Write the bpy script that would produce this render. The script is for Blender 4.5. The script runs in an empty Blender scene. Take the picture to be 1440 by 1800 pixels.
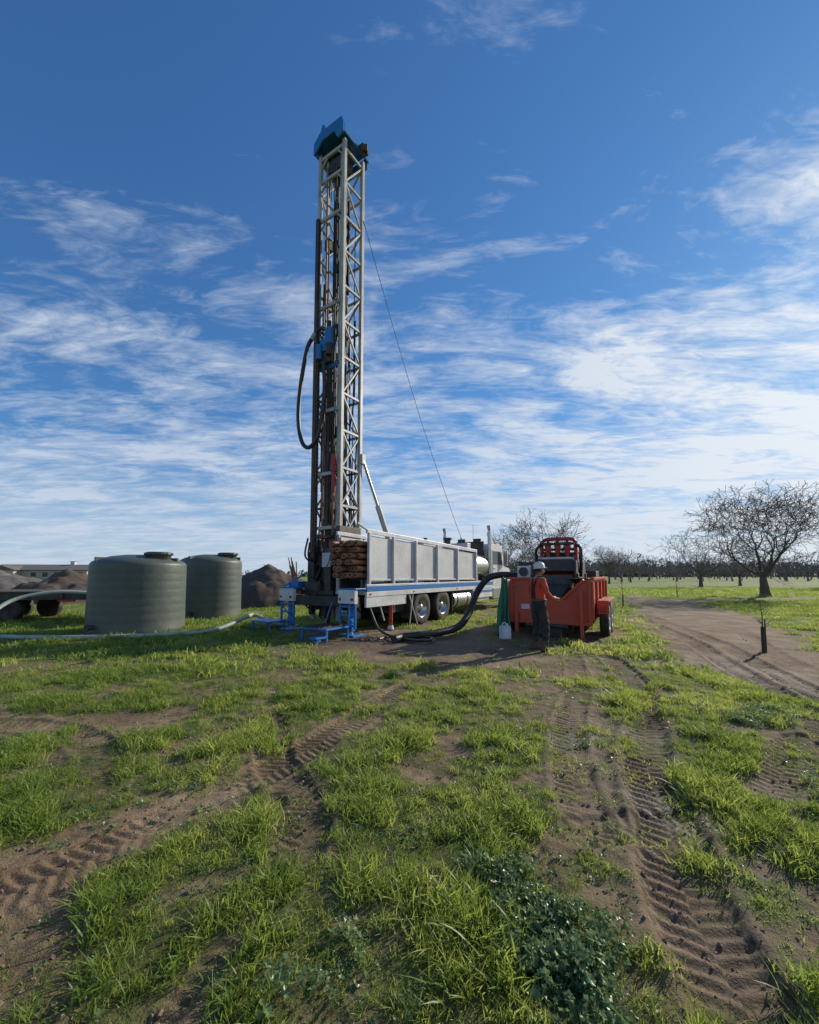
import bpy, math, random
import numpy as np
from mathutils import Vector, Matrix, Euler
random.seed(7); np.random.seed(7)
scene=bpy.context.scene
COL=scene.collection

# ---------------------------------------------------------------- materials
def newmat(name):
    m=bpy.data.materials.new(name); m.use_nodes=True
    nt=m.node_tree; b=nt.nodes['Principled BSDF']
    return m,nt,b
def paint(name,col,rough=.5,metal=0.,dirt=(.16,.11,.07),amt=.35,scale=3.,bump=.15,spec=.5):
    m,nt,b=newmat(name); N=nt.nodes; L=nt.links
    tc=N.new('ShaderNodeTexCoord')
    n=N.new('ShaderNodeTexNoise'); n.inputs['Scale'].default_value=scale; n.inputs['Detail'].default_value=8; n.inputs['Roughness'].default_value=.65
    L.new(tc.outputs['Object'],n.inputs['Vector'])
    r=N.new('ShaderNodeValToRGB'); r.color_ramp.elements[0].position=.42; r.color_ramp.elements[1].position=.72
    r.color_ramp.elements[0].color=(0,0,0,1); r.color_ramp.elements[1].color=(amt,amt,amt,1)
    L.new(n.outputs['Fac'],r.inputs['Fac'])
    n2=N.new('ShaderNodeTexNoise'); n2.inputs['Scale'].default_value=scale*9; n2.inputs['Detail'].default_value=4
    L.new(tc.outputs['Object'],n2.inputs['Vector'])
    mv=N.new('ShaderNodeMixRGB'); mv.blend_type='MULTIPLY'; mv.inputs['Fac'].default_value=.35
    mv.inputs['Color1'].default_value=(*col,1); L.new(n2.outputs['Fac'],mv.inputs['Color2'])
    mx=N.new('ShaderNodeMixRGB'); L.new(r.outputs['Color'],mx.inputs['Fac']); L.new(mv.outputs['Color'],mx.inputs['Color1']); mx.inputs['Color2'].default_value=(*dirt,1)
    L.new(mx.outputs['Color'],b.inputs['Base Color'])
    b.inputs['Roughness'].default_value=rough; b.inputs['Metallic'].default_value=metal
    b.inputs['Specular IOR Level'].default_value=spec
    if bump:
        bp=N.new('ShaderNodeBump'); bp.inputs['Strength'].default_value=bump; bp.inputs['Distance'].default_value=.02
        L.new(n2.outputs['Fac'],bp.inputs['Height']); L.new(bp.outputs['Normal'],b.inputs['Normal'])
    return m
M={}
M['cream']=paint('mast_paint',(.55,.54,.49),.5,dirt=(.12,.09,.07),amt=.65,scale=1.6)
M['white']=paint('white_paint',(.78,.78,.76),.4,amt=.4,scale=1.5)
M['grey']=paint('grey_panel',(.64,.65,.64),.5,amt=.35,scale=1.2)
M['blue']=paint('blue_paint',(.015,.20,.55),.4,amt=.3)
M['steel']=paint('dark_steel',(.06,.055,.05),.55,.3,amt=.5)
M['frame']=paint('frame_black',(.025,.025,.027),.6,amt=.5)
M['rubber']=paint('rubber',(.022,.021,.02),.8,amt=.6,scale=4)
M['hose']=paint('hose_black',(.018,.02,.021),.45,amt=.3)
M['rust']=paint('rusty_pipe',(.42,.18,.085),.55,.2,dirt=(.12,.055,.03),amt=.8,scale=6)
M['alu']=paint('aluminium',(.62,.63,.64),.32,.9,amt=.3)
M['glass']=paint('dark_glass',(.02,.03,.035),.08,amt=.05,bump=0)
M['red']=paint('red_paint',(.45,.03,.02),.45,amt=.35)
M['redlight']=paint('red_lens',(.5,.02,.015),.2,amt=.1)
M['orange']=paint('orange_paint',(.66,.08,.03),.45,amt=.55,scale=2.2)
M['tank']=paint('tank_plastic',(.085,.11,.09),.5,dirt=(.15,.145,.12),amt=.45,scale=1.1,bump=.25)
M['palehose']=paint('pale_hose',(.42,.50,.42),.5,amt=.35)
M['tarp']=paint('green_tarp',(.01,.17,.095),.5,amt=.2)
M['jug']=paint('jug_plastic',(.72,.74,.76),.35,amt=.2)
M['wood']=paint('deck_wood',(.09,.065,.045),.8,amt=.5)
M['bark']=paint('bark',(.16,.125,.10),.9,dirt=(.07,.055,.045),amt=.7,scale=5,bump=.6)
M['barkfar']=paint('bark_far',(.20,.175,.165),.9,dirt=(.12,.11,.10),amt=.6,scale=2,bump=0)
M['stake']=paint('tree_guard',(.045,.038,.03),.8,amt=.4)
M['gravel']=paint('gravel',(.20,.175,.15),.95,dirt=(.10,.085,.07),amt=.9,scale=4,bump=1.)
M['brownpile']=paint('soil_pile',(.12,.085,.06),.95,dirt=(.06,.045,.035),amt=.9,scale=3,bump=1.)
M['stucco']=paint('stucco',(.50,.45,.38),.9,amt=.1)
M['roof']=paint('roof_tile',(.19,.16,.145),.85,amt=.3,scale=.7)
M['skin']=paint('skin',(.45,.25,.17),.55,dirt=(.3,.15,.1),amt=.2,bump=0)
M['shirt']=paint('shirt_orange_red',(.70,.09,.035),.85,dirt=(.25,.05,.03),amt=.3,scale=9,bump=.3)
M['pants']=paint('overalls',(.018,.02,.028),.85,amt=.35,scale=8,bump=.3)
M['hat']=paint('hard_hat_white',(.78,.78,.75),.35,amt=.1)
M['hair']=paint('hair',(.03,.02,.015),.8,amt=0)
M['boot']=paint('boots',(.10,.06,.035),.7,amt=.5)

# ---------------------------------------------------------------- mesh builder
class MB:
    def __init__(s): s.v=[];s.f=[];s.m=[];s.s=[];s.mats=[]
    def mi(s,k):
        if k not in s.mats: s.mats.append(k)
        return s.mats.index(k)
    def add(s,vs,fs,k,smooth=False):
        o=len(s.v); s.v.extend([tuple(v) for v in vs]); i=s.mi(k)
        for f in fs: s.f.append([o+a for a in f]); s.m.append(i); s.s.append(smooth)
    def box(s,c,d,k,R=None):
        c=Vector(c); hx,hy,hz=[a/2 for a in d]
        vs=[Vector((x,y,z)) for x in(-hx,hx) for y in(-hy,hy) for z in(-hz,hz)]
        if R is not None: vs=[R@v for v in vs]
        s.add([c+v for v in vs],[(0,1,3,2),(4,6,7,5),(0,4,5,1),(2,3,7,6),(0,2,6,4),(1,5,7,3)],k)
    def bb(s,x0,x1,y0,y1,z0,z1,k): s.box(((x0+x1)/2,(y0+y1)/2,(z0+z1)/2),(abs(x1-x0),abs(y1-y0),abs(z1-z0)),k)
    def beam(s,p,q,w,h,k):
        p=Vector(p);q=Vector(q); d=q-p; L=d.length
        R=d.to_track_quat('Z','Y').to_matrix()
        s.box((p+q)/2,(w,h,L),k,R)
    def cyl(s,p,q,r,k,n=12,r2=None,caps=True):
        if r2 is None: r2=r
        p=Vector(p);q=Vector(q); R=(q-p).to_track_quat('Z','Y').to_matrix()
        vs=[];fs=[]
        for c,rr in((p,r),(q,r2)):
            for i in range(n):
                a=2*math.pi*i/n; vs.append(c+R@Vector((rr*math.cos(a),rr*math.sin(a),0)))
        for i in range(n):
            j=(i+1)%n; fs.append((i,j,n+j,n+i))
        s.add(vs,fs,k,True)
        if caps: s.add(vs[:n],[tuple(reversed(range(n)))],k); s.add(vs[n:],[tuple(range(n))],k)
    def tube(s,pts,r,k,n=8,caps=True):
        pts=[Vector(p) for p in pts]; m=len(pts)
        rs=r if isinstance(r,(list,tuple)) else [r]*m
        vs=[];fs=[]; up=None
        for i,p in enumerate(pts):
            t=(pts[min(i+1,m-1)]-pts[max(i-1,0)]).normalized()
            if up is None:
                up=t.orthogonal().normalized()
            else:
                up=(up-t*up.dot(t)).normalized()
            b=t.cross(up)
            for j in range(n):
                a=2*math.pi*j/n; vs.append(p+(up*math.cos(a)+b*math.sin(a))*rs[i])
        for i in range(m-1):
            for j in range(n):
                j2=(j+1)%n; fs.append((i*n+j,i*n+j2,(i+1)*n+j2,(i+1)*n+j))
        s.add(vs,fs,k,True)
        if caps: s.add(vs[:n],[tuple(reversed(range(n)))],k,True); s.add(vs[-n:],[tuple(range(n))],k,True)
    def lathe(s,prof,c,axis,k,n=32,smooth=True):
        c=Vector(c); R=Vector(axis).to_track_quat('Z','Y').to_matrix(); vs=[];fs=[]
        for r,z in prof:
            for i in range(n):
                a=2*math.pi*i/n; vs.append(c+R@Vector((r*math.cos(a),r*math.sin(a),z)))
        for k2 in range(len(prof)-1):
            for i in range(n):
                j=(i+1)%n; fs.append((k2*n+i,k2*n+j,(k2+1)*n+j,(k2+1)*n+i))
        s.add(vs,fs,k,smooth)
    def prism(s,poly,off,k):
        off=Vector(off); a=[Vector(p) for p in poly]; n=len(a); vs=a+[p+off for p in a]
        fs=[tuple(range(n)),tuple(reversed(range(n,2*n)))]
        for i in range(n):
            j=(i+1)%n; fs.append((i,n+i,n+j,j))
        s.add(vs,fs,k)
    def obj(s,name,parent=None,bevel=0.,fix=True):
        me=bpy.data.meshes.new(name); me.from_pydata(s.v,[],s.f)
        for k in s.mats: me.materials.append(M[k])
        me.polygons.foreach_set('material_index',s.m); me.polygons.foreach_set('use_smooth',s.s)
        me.update()
        if fix:
            import bmesh
            bm=bmesh.new(); bm.from_mesh(me); bmesh.ops.recalc_face_normals(bm,faces=bm.faces); bm.to_mesh(me); bm.free()
        ob=bpy.data.objects.new(name,me); COL.objects.link(ob)
        if parent: ob.parent=parent
        if bevel:
            b=ob.modifiers.new('b','BEVEL'); b.width=bevel; b.segments=2; b.limit_method='ANGLE'; b.angle_limit=math.radians(50)
        return ob
def empty(name,loc,rz=0):
    e=bpy.data.objects.new(name,None); e.location=loc; e.rotation_euler=(0,0,rz); COL.objects.link(e); e.empty_display_size=.2; return e
def crom(pts,n=6):
    P=[Vector(p) for p in pts]; P=[P[0]*2-P[1]]+P+[P[-1]*2-P[-2]]; out=[]
    for i in range(1,len(P)-2):
        for j in range(n):
            t=j/n; a,b,c,d=P[i-1:i+3]
            out.append(.5*((2*b)+(c-a)*t+(2*a-5*b+4*c-d)*t*t+(3*b-a-3*c+d)*t**3))
    out.append(P[-2]); return out

# ---------------------------------------------------------------- noise / terrain functions
def perlin(x,y,seed=0):
    xi=np.floor(x).astype(np.int64); yi=np.floor(y).astype(np.int64); xf=x-xi; yf=y-yi
    def g(ix,iy,dx,dy):
        h=(ix*374761393+iy*668265263+seed*1442695041)&0xffffffff
        h=((h^(h>>13))*1274126177)&0xffffffff; h=(h^(h>>16))&0xffff
        a=h/65536.*2*np.pi; return np.cos(a)*dx+np.sin(a)*dy
    u=xf*xf*xf*(xf*(xf*6-15)+10); v=yf*yf*yf*(yf*(yf*6-15)+10)
    a=g(xi,yi,xf,yf); b=g(xi+1,yi,xf-1,yf); c=g(xi,yi+1,xf,yf-1); d=g(xi+1,yi+1,xf-1,yf-1)
    return ((a*(1-u)+b*u)*(1-v)+(c*(1-u)+d*u)*v)*1.5
def fbm(x,y,o=4,seed=0):
    r=0;a=1;t=0
    for i in range(o): r=r+a*perlin(x*2**i+i*13.7,y*2**i-i*7.1,seed+i); t+=a; a*=.5
    return r/t
def ss(a,b,x):
    t=np.clip((x-a)/(b-a),0,1); return t*t*(3-2*t)
def polyd(x,y,pl):
    best=np.full(x.shape,1e9); al=np.zeros(x.shape); lat=np.zeros(x.shape); hw=np.zeros(x.shape); s=0
    for (ax,ay,aw),(bx,by,bw) in zip(pl[:-1],pl[1:]):
        dx,dy=bx-ax,by-ay; L=math.hypot(dx,dy)+1e-9
        t=np.clip(((x-ax)*dx+(y-ay)*dy)/(L*L),0,1)
        px,py=ax+t*dx,ay+t*dy; d=np.hypot(x-px,y-py); m=d<best
        best=np.where(m,d,best); al=np.where(m,s+t*L,al); lat=np.where(m,((x-ax)*dy-(y-ay)*dx)/L,lat); hw=np.where(m,aw+t*(bw-aw),hw); s+=L
    return best,lat,al,hw
def sm2(pts,w):
    return [(p.x,p.y,p.z) for p in crom([(a,b,w) for a,b in pts],4)]
TR=[ (sm2([(-3.4,.9),(-2.6,1.55),(-1.95,2.15),(-1.4,2.9),(-.9,3.8),(-.2,5.4),(.6,7.0),(1.6,8.4)],.17),.9),
     (sm2([(-4.1,1.6),(-3.2,2.3),(-2.5,3.0),(-2.0,3.8),(-1.3,5.2)],.15),.6),
     (sm2([(-3.0,.9),(-2.2,1.5),(-1.55,2.15),(-1.0,2.9)],.15),.55),
     (sm2([(-1.5,4.6),(-1.1,3.5),(-.65,2.7),(-.72,2.1),(-1.0,1.5),(-1.2,.9)],.15),.8),
     (sm2([(4.3,10.0),(3.3,6.2),(2.5,4.5),(1.95,3.5),(1.62,2.7),(1.3,2.0),(1.15,1.2)],.18),1.),
     (sm2([(3.5,9.2),(2.5,6.2),(1.75,4.6),(1.35,3.6),(1.1,2.7)],.15),.6),
     (sm2([(8.6,16),(6.6,9.9),(5.5,7.2),(4.5,4.9),(3.6,3.4),(2.6,2.1),(2.0,1.3)],.18),1.),
     (sm2([(9.1,16),(7.1,9.8),(6.0,7.1),(5.0,4.9),(4.2,3.4),(3.2,2.1)],.17),1.),
     (sm2([(3.6,3.9),(2.6,3.1),(1.9,2.75),(1.0,2.6)],.15),.8),
     (sm2([(9.5,12),(7.4,8.6),(6.6,7.0),(6.2,5),(6.2,3)],.17),.8),
     (sm2([(-5.4,4.2),(-4.0,4.4),(-2.9,3.9),(-2.3,3.1)],.16),.6),
     (sm2([(2.9,1.2),(2.2,1.9),(1.9,2.4)],.14),.6),
     (sm2([(.4,3.2),(.65,2.4),(.5,1.7)],.12),.35)]
ROAD=[(15,26,2.0),(11.0,16,2.2),(8.8,12.4,2.1),(7.0,9,1.7),(6.0,7.2,1.4),(5.9,4.5,.8),(6.4,2,.9),(7,-4,1.5),(8,-30,2)]
PATH=[(9,22,.8),(18,24.5,1.3),(45,31,1.6),(120,52,2)]
ELL=[(-2.1,2.15,1.2,.36,.85,1),(-.72,2.9,.26,.5,.4,.75),(.2,9.0,3.0,1.8,-.2,1),(1.9,7.6,1.6,1.2,0,.85),(1.75,5.0,.6,1.2,-.2,.75),(-3.9,4.5,1.4,.4,.1,.8),
     (-7.2,6.6,2.6,.35,.1,.6),(1.5,3.2,.3,.8,-.3,.55),(.2,6.3,.7,.5,0,.5),(3.4,10.8,2.4,1.8,0,.9),(-22,30,17,12,0,.9),(4,19,5,5,0,.7),(-.4,10.4,3.2,1.5,-.4,1),(-1.9,1.55,.7,.35,.5,.75),
     (8.6,8.2,1.6,.6,.2,.4),(-2.6,6.0,1.0,.3,.3,.5),(-1.1,2.1,.4,.16,.6,.5)]
WET=[(1.6,4.0,.40,.16,1),(-.9,9.6,.9,.5,1),(1.75,2.9,.22,.35,1),(-2.6,9.2,1.1,.35,1),(.6,9.7,.9,.35,1),(.4,9.4,2.9,1.5,.75),(3.3,9.6,1.6,1.2,.6),(5.2,6.5,.9,1.6,.45),(1.9,2.6,.8,1.8,.35),(-.8,3.1,.3,.7,.4)]
def terrain(x,y):
    nz=fbm(x*1.3,y*1.3,5,3); n2=fbm(x*.35,y*.35,3,11); n3=fbm(x*4.5,y*4.5,3,61)
    dirt=np.zeros(x.shape)
    for cx,cy,rx,ry,ro,st in ELL:
        c,s_=math.cos(ro),math.sin(ro); u=((x-cx)*c+(y-cy)*s_)/rx; v=(-(x-cx)*s_+(y-cy)*c)/ry
        dirt=np.maximum(dirt,st*ss(1.4,.6,np.hypot(u,v)+nz*1.1+n3*.3))
    for pl in (ROAD,PATH):
        d,_,_,hw=polyd(x,y,pl); dirt=np.maximum(dirt,ss(1.3,.6,d/hw+nz*.6+n3*.3))
    tm=np.zeros(x.shape); tu=np.zeros(x.shape); tv=np.zeros(x.shape); rut=np.zeros(x.shape)
    for pl,st in TR:
        d,lat,al,hw=polyd(x,y,pl); q=d/hw
        fade=np.clip(.65+1.6*fbm(al*.9,lat*2,2,int(al.max()*7)%50),0,1)*st
        m=ss(1.08,.92,q)*fade
        b=m>tm; tu=np.where(b,lat/hw,tu); tv=np.where(b,al,tv); tm=np.maximum(tm,m)
        rut=rut-.022*ss(1.15,.8,q)*st+.016*np.exp(-((q-1.25)/.18)**2)*st
        dirt=np.maximum(dirt,ss(1.65,.95,q+nz*.8+n3*.5)*(.35+.65*st)*fade)
    wet=np.zeros(x.shape)
    for cx,cy,rx,ry,st in WET: wet=np.maximum(wet,st*ss(1.4,.6,np.hypot((x-cx)/rx,(y-cy)/ry)+nz*.8))
    cover=ss(-.50,.10,nz+.35*n2+.65*n3+.05)
    g=np.clip(cover*(1-dirt*1.05),0,1)
    ph=(tv+np.abs(tu)*.06)/.078
    lug=np.clip(np.sin(ph*2*np.pi+np.where(tu>0,0,np.pi))*2.2,-1,1)*(np.abs(tu)<.93)
    fine=ss(60,25,np.hypot(x,y))
    z=.05*n2*ss(1,6,np.hypot(x,y))+(.018*fbm(x*2.2,y*2.2,4,21)+.014*fbm(x*9,y*9,3,31)*(1-.6*tm))*fine+rut*fine+lug*.008*tm*fine
    z=z+g*.012*fine
    return z,g,dirt,tm,tu,tv,wet

def axis(lo,hi,step,gr1,lim1,gr2,far):
    a=list(np.arange(lo,hi,step)); s=step; x=a[-1]
    while x<far:
        s*=gr1 if s<lim1 else gr2; x+=s; a.append(x)
    s=step; x=lo; b=[]
    while x>-far:
        s*=gr1 if s<lim1 else gr2; x-=s; b.append(x)
    return np.array(b[::-1]+a)
X=axis(-4.6,5.6,.024,1.03,.25,1.12,2500); Y=axis(1.15,5.4,.019,1.02,.2,1.12,2500)
gx,gy=np.meshgrid(X,Y); nx,ny=len(X),len(Y)
fx,fy=gx.ravel(),gy.ravel(); z,g,dirt,tm,tu,tv,wet=terrain(fx,fy)
me=bpy.data.meshes.new('ground'); nv=nx*ny
me.vertices.add(nv); co=np.stack([fx,fy,z],1).astype(np.float32); me.vertices.foreach_set('co',co.ravel())
ii=(np.arange(ny-1)[:,None]*nx+np.arange(nx-1)[None,:]).ravel()
quads=np.stack([ii,ii+1,ii+nx+1,ii+nx],1).astype(np.int32)
nf=len(quads); me.loops.add(nf*4); me.loops.foreach_set('vertex_index',quads.ravel())
me.polygons.add(nf); me.polygons.foreach_set('loop_start',np.arange(nf,dtype=np.int32)*4)
me.update(calc_edges=True); me.polygons.foreach_set('use_smooth',np.ones(nf,bool))
for nm,arr in (('grass',g),('track',tm),('tu',tu),('tv',tv),('wet',wet),('dirt',dirt)):
    at=me.attributes.new(nm,'FLOAT','POINT'); at.data.foreach_set('value',arr.astype(np.float32))
me.validate()
ground=bpy.data.objects.new('ground',me); COL.objects.link(ground)
m,nt,b=newmat('ground_soil_grass'); N=nt.nodes; L=nt.links
def attr(n):
    a=N.new('ShaderNodeAttribute'); a.attribute_name=n; return a.outputs['Fac']
def mth(op,a,b_=None,c=None,clamp=False):
    n=N.new('ShaderNodeMath'); n.operation=op; n.use_clamp=clamp
    for i,v in enumerate((a,b_,c)):
        if v is None: continue
        if isinstance(v,(int,float)): n.inputs[i].default_value=v
        else: L.new(v,n.inputs[i])
    return n.outputs[0]
def noise(scale,detail=6,rough=.6,vec=None):
    n=N.new('ShaderNodeTexNoise'); n.inputs['Scale'].default_value=scale; n.inputs['Detail'].default_value=detail; n.inputs['Roughness'].default_value=rough
    L.new(vec,n.inputs['Vector']); return n
def ramp(f,els):
    r=N.new('ShaderNodeValToRGB'); r.color_ramp.elements[0].position=els[0][0]; r.color_ramp.elements[0].color=(*els[0][1],1)
    r.color_ramp.elements[1].position=els[-1][0]; r.color_ramp.elements[1].color=(*els[-1][1],1)
    for p,c in els[1:-1]:
        e=r.color_ramp.elements.new(p); e.color=(*c,1)
    L.new(f,r.inputs['Fac']); return r.outputs['Color']
def mixc(f,a,b_,t='MIX'):
    n=N.new('ShaderNodeMixRGB'); n.blend_type=t
    for i,v in enumerate((f,a,b_)):
        if isinstance(v,(int,float)): n.inputs[i].default_value=v
        elif isinstance(v,tuple): n.inputs[i].default_value=(*v,1)
        else: L.new(v,n.inputs[i])
    return n.outputs[0]
geo=N.new('ShaderNodeNewGeometry'); P=geo.outputs['Position']
n1=noise(1.2,8,.6,P); n2=noise(22,6,.7,P); n3=noise(120,3,.6,P); n4=noise(.12,5,.6,P)
soil=ramp(n1.outputs['Fac'],[(.3,(.18,.12,.068)),(.5,(.28,.195,.115)),(.7,(.39,.29,.185))])
soil=mixc(.55,soil,ramp(n2.outputs['Fac'],[(.3,(.35,.32,.28)),(.65,(1,1,1))]),'MULTIPLY')
soil=mixc(mth('MULTIPLY',attr('track'),.4),soil,(.12,.08,.05))
soil=mixc(mth('MULTIPLY',attr('wet'),.8),soil,(.07,.046,.03))
gr=ramp(n2.outputs['Fac'],[(.3,(.06,.065,.025)),(.55,(.11,.12,.035)),(.75,(.18,.15,.07))])
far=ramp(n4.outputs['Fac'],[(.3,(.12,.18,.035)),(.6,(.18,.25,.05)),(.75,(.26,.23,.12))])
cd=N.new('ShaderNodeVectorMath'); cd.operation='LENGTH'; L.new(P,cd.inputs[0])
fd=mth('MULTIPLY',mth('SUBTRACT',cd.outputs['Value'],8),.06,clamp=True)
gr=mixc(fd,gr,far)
gm=mth('MULTIPLY',mth('ADD',attr('grass'),mth('MULTIPLY',mth('SUBTRACT',n2.outputs['Fac'],.5),1.2)),1.1,clamp=True)
gm=mth('MULTIPLY',gm,mth('GREATER_THAN',attr('grass'),.05))
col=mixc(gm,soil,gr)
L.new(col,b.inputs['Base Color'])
rg=mth('SUBTRACT',.95,mth('MULTIPLY',attr('wet'),.38)); L.new(rg,b.inputs['Roughness'])
b.inputs['Specular IOR Level'].default_value=.25
tuA=attr('tu'); tvA=attr('tv')
ph=mth('MULTIPLY',mth('ADD',tvA,mth('MULTIPLY',mth('ABSOLUTE',tuA),.06)),2*math.pi/.078)
ph=mth('ADD',ph,mth('MULTIPLY',mth('LESS_THAN',tuA,0),math.pi))
lug=mth('MULTIPLY',mth('MULTIPLY',mth('SINE',ph),attr('track')),.5)
hh=mth('ADD',mth('MULTIPLY',n2.outputs['Fac'],.9),mth('MULTIPLY',n3.outputs['Fac'],.35))
hh=mth('ADD',hh,mth('MULTIPLY',lug,.6))
bp=N.new('ShaderNodeBump'); bp.inputs['Strength'].default_value=.9; bp.inputs['Distance'].default_value=.03
L.new(hh,bp.inputs['Height']); L.new(bp.outputs['Normal'],b.inputs['Normal'])
me.materials.append(m)

# ---------------------------------------------------------------- grass
def leafmat(name,c1,c2,c3,trans=.5,hue=.48,val=1.7,rough=.45):
    m=bpy.data.materials.new(name); m.use_nodes=True; nt=m.node_tree; Nn=nt.nodes; Ll=nt.links
    for n in list(Nn): Nn.remove(n)
    out=Nn.new('ShaderNodeOutputMaterial'); oi=Nn.new('ShaderNodeObjectInfo'); g_=Nn.new('ShaderNodeNewGeometry')
    nz=Nn.new('ShaderNodeTexNoise'); nz.inputs['Scale'].default_value=.9; nz.inputs['Detail'].default_value=4; Ll.new(g_.outputs['Position'],nz.inputs['Vector'])
    ad=Nn.new('ShaderNodeMath'); ad.operation='MULTIPLY_ADD'; ad.inputs[1].default_value=.5; Ll.new(oi.outputs['Random'],ad.inputs[0])
    mu=Nn.new('ShaderNodeMath'); mu.operation='MULTIPLY_ADD'; mu.inputs[1].default_value=1.6; mu.inputs[2].default_value=-.55; Ll.new(nz.outputs['Fac'],mu.inputs[0]); Ll.new(mu.outputs[0],ad.inputs[2])
    r=Nn.new('ShaderNodeValToRGB'); e=r.color_ramp.elements; e[0].position=.1; e[0].color=(*c1,1); e[1].position=.95; e[1].color=(*c3,1); q=e.new(.55); q.color=(*c2,1)
    Ll.new(ad.outputs[0],r.inputs['Fac'])
    d=Nn.new('ShaderNodeBsdfPrincipled'); d.inputs['Roughness'].default_value=rough; d.inputs['Specular IOR Level'].default_value=.4; Ll.new(r.outputs['Color'],d.inputs['Base Color'])
    t=Nn.new('ShaderNodeBsdfTranslucent'); hs=Nn.new('ShaderNodeHueSaturation'); hs.inputs['Value'].default_value=val; hs.inputs['Hue'].default_value=hue; hs.inputs['Saturation'].default_value=.95; Ll.new(r.outputs['Color'],hs.inputs['Color']); Ll.new(hs.outputs['Color'],t.inputs['Color'])
    mx=Nn.new('ShaderNodeMixShader'); mx.inputs[0].default_value=trans; Ll.new(d.outputs[0],mx.inputs[1]); Ll.new(t.outputs[0],mx.inputs[2]); Ll.new(mx.outputs[0],out.inputs['Surface'])
    return m
M['grass']=leafmat('grass_blade',(.085,.145,.022),(.165,.245,.035),(.29,.32,.075),.5,.474,2.1)
M['weed']=leafmat('weed_leaf',(.10,.16,.06),(.145,.22,.085),(.20,.28,.11),.35,.485,1.7,.35)
def tuft(name,n,rad,h0,h1,w,lean,seed):
    rnd=random.Random(seed); mb=MB()
    for i in range(n):
        a=rnd.uniform(0,6.283); r=rad*math.sqrt(rnd.random()); bx,by=r*math.cos(a),r*math.sin(a)
        h=rnd.uniform(h0,h1); d=rnd.uniform(0,6.283); ln=h*rnd.uniform(.15,lean); ww=w*rnd.uniform(.6,1.2)
        dx,dy=math.cos(d),math.sin(d); tw=rnd.uniform(0,6.283); sx,sy=math.cos(tw)*ww/2,math.sin(tw)*ww/2
        vs=[]
        for t,wf in((0,.8),(.4,1.),(.75,.75)):
            cx=bx+dx*ln*t*t; cy=by+dy*ln*t*t; cz=h*(t-.18*t*t*lean)-.01
            vs+= [(cx-sx*wf,cy-sy*wf,cz),(cx+sx*wf,cy+sy*wf,cz)]
        vs.append((bx+dx*ln,by+dy*ln,h*(1-.25*lean)))
        mb.add(vs,[(0,1,3,2),(2,3,5,4),(4,5,6)],'grass',True)
    o=mb.obj(name,fix=False); COL.objects.unlink(o); return o
def weed(name,n,rad,seed,h=.1,ls=.03):
    rnd=random.Random(seed); mb=MB()
    for i in range(n):
        a=rnd.uniform(0,6.283); r=rad*math.sqrt(rnd.random()); hh=h*rnd.uniform(.35,1)*(1-.4*r/rad)
        c=Vector((r*math.cos(a),r*math.sin(a),hh)); sz=ls*rnd.uniform(.5,1.25)
        R=Euler((rnd.uniform(-.8,.8),rnd.uniform(-.8,.8),rnd.uniform(0,6.28))).to_matrix()
        k=10; vs=[c+R@Vector((0,0,-sz*.25))]
        for j in range(k):
            q=2*math.pi*j/k; rr=sz*(1 if j%2 else .66); 
            if j==0: rr=sz*.2
            vs.append(c+R@Vector((rr*math.cos(q),rr*math.sin(q),rnd.uniform(-.15,.15)*sz)))
        mb.add(vs,[(0,1+j,1+(j+1)%k) for j in range(k)],'weed',False)
        b0=Vector((r*.3*math.cos(a),r*.3*math.sin(a),-.01)); sd=Vector((.0015,.0015,0))
        mb.add([b0-sd,b0+sd,vs[0]+sd,vs[0]-sd],[(0,1,2,3)],'weed')
    o=mb.obj(name,fix=False); COL.objects.unlink(o); return o
def coll(name,obs):
    c=bpy.data.collections.new(name)
    for o in obs: c.objects.link(o)
    return c
def scatter(name,pts,rots,scl,idx,collection):
    me=bpy.data.meshes.new(name); me.vertices.add(len(pts)); me.vertices.foreach_set('co',np.asarray(pts,np.float32).ravel())
    a=me.attributes.new('rot','FLOAT_VECTOR','POINT'); a.data.foreach_set('vector',np.asarray(rots,np.float32).ravel())
    a=me.attributes.new('scl','FLOAT','POINT'); a.data.foreach_set('value',np.asarray(scl,np.float32))
    a=me.attributes.new('idx','INT','POINT'); a.data.foreach_set('value',np.asarray(idx,np.int32))
    ob=bpy.data.objects.new(name,me); COL.objects.link(ob)
    ng=bpy.data.node_groups.new(name+'_scatter','GeometryNodeTree')
    ng.interface.new_socket(name='Geometry',in_out='INPUT',socket_type='NodeSocketGeometry'); ng.interface.new_socket(name='Geometry',in_out='OUTPUT',socket_type='NodeSocketGeometry')
    n=ng.nodes; l=ng.links; gi=n.new('NodeGroupInput'); go=n.new('NodeGroupOutput')
    ip=n.new('GeometryNodeInstanceOnPoints'); ci=n.new('GeometryNodeCollectionInfo'); ci.inputs['Collection'].default_value=collection
    ci.inputs['Separate Children'].default_value=True; ci.inputs['Reset Children'].default_value=True
    def na(nm,t):
        x=n.new('GeometryNodeInputNamedAttribute'); x.data_type=t; x.inputs['Name'].default_value=nm
        return [o for o in x.outputs if o.enabled and o.name=='Attribute'][0]
    l.new(gi.outputs[0],ip.inputs['Points']); l.new(ci.outputs[0],ip.inputs['Instance']); ip.inputs['Pick Instance'].default_value=True
    l.new(na('idx','INT'),ip.inputs['Instance Index']); l.new(na('rot','FLOAT_VECTOR'),ip.inputs['Rotation']); l.new(na('scl','FLOAT'),ip.inputs['Scale'])
    l.new(ip.outputs[0],go.inputs[0]); md=ob.modifiers.new('scatter','NODES'); md.node_group=ng
    return ob
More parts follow.
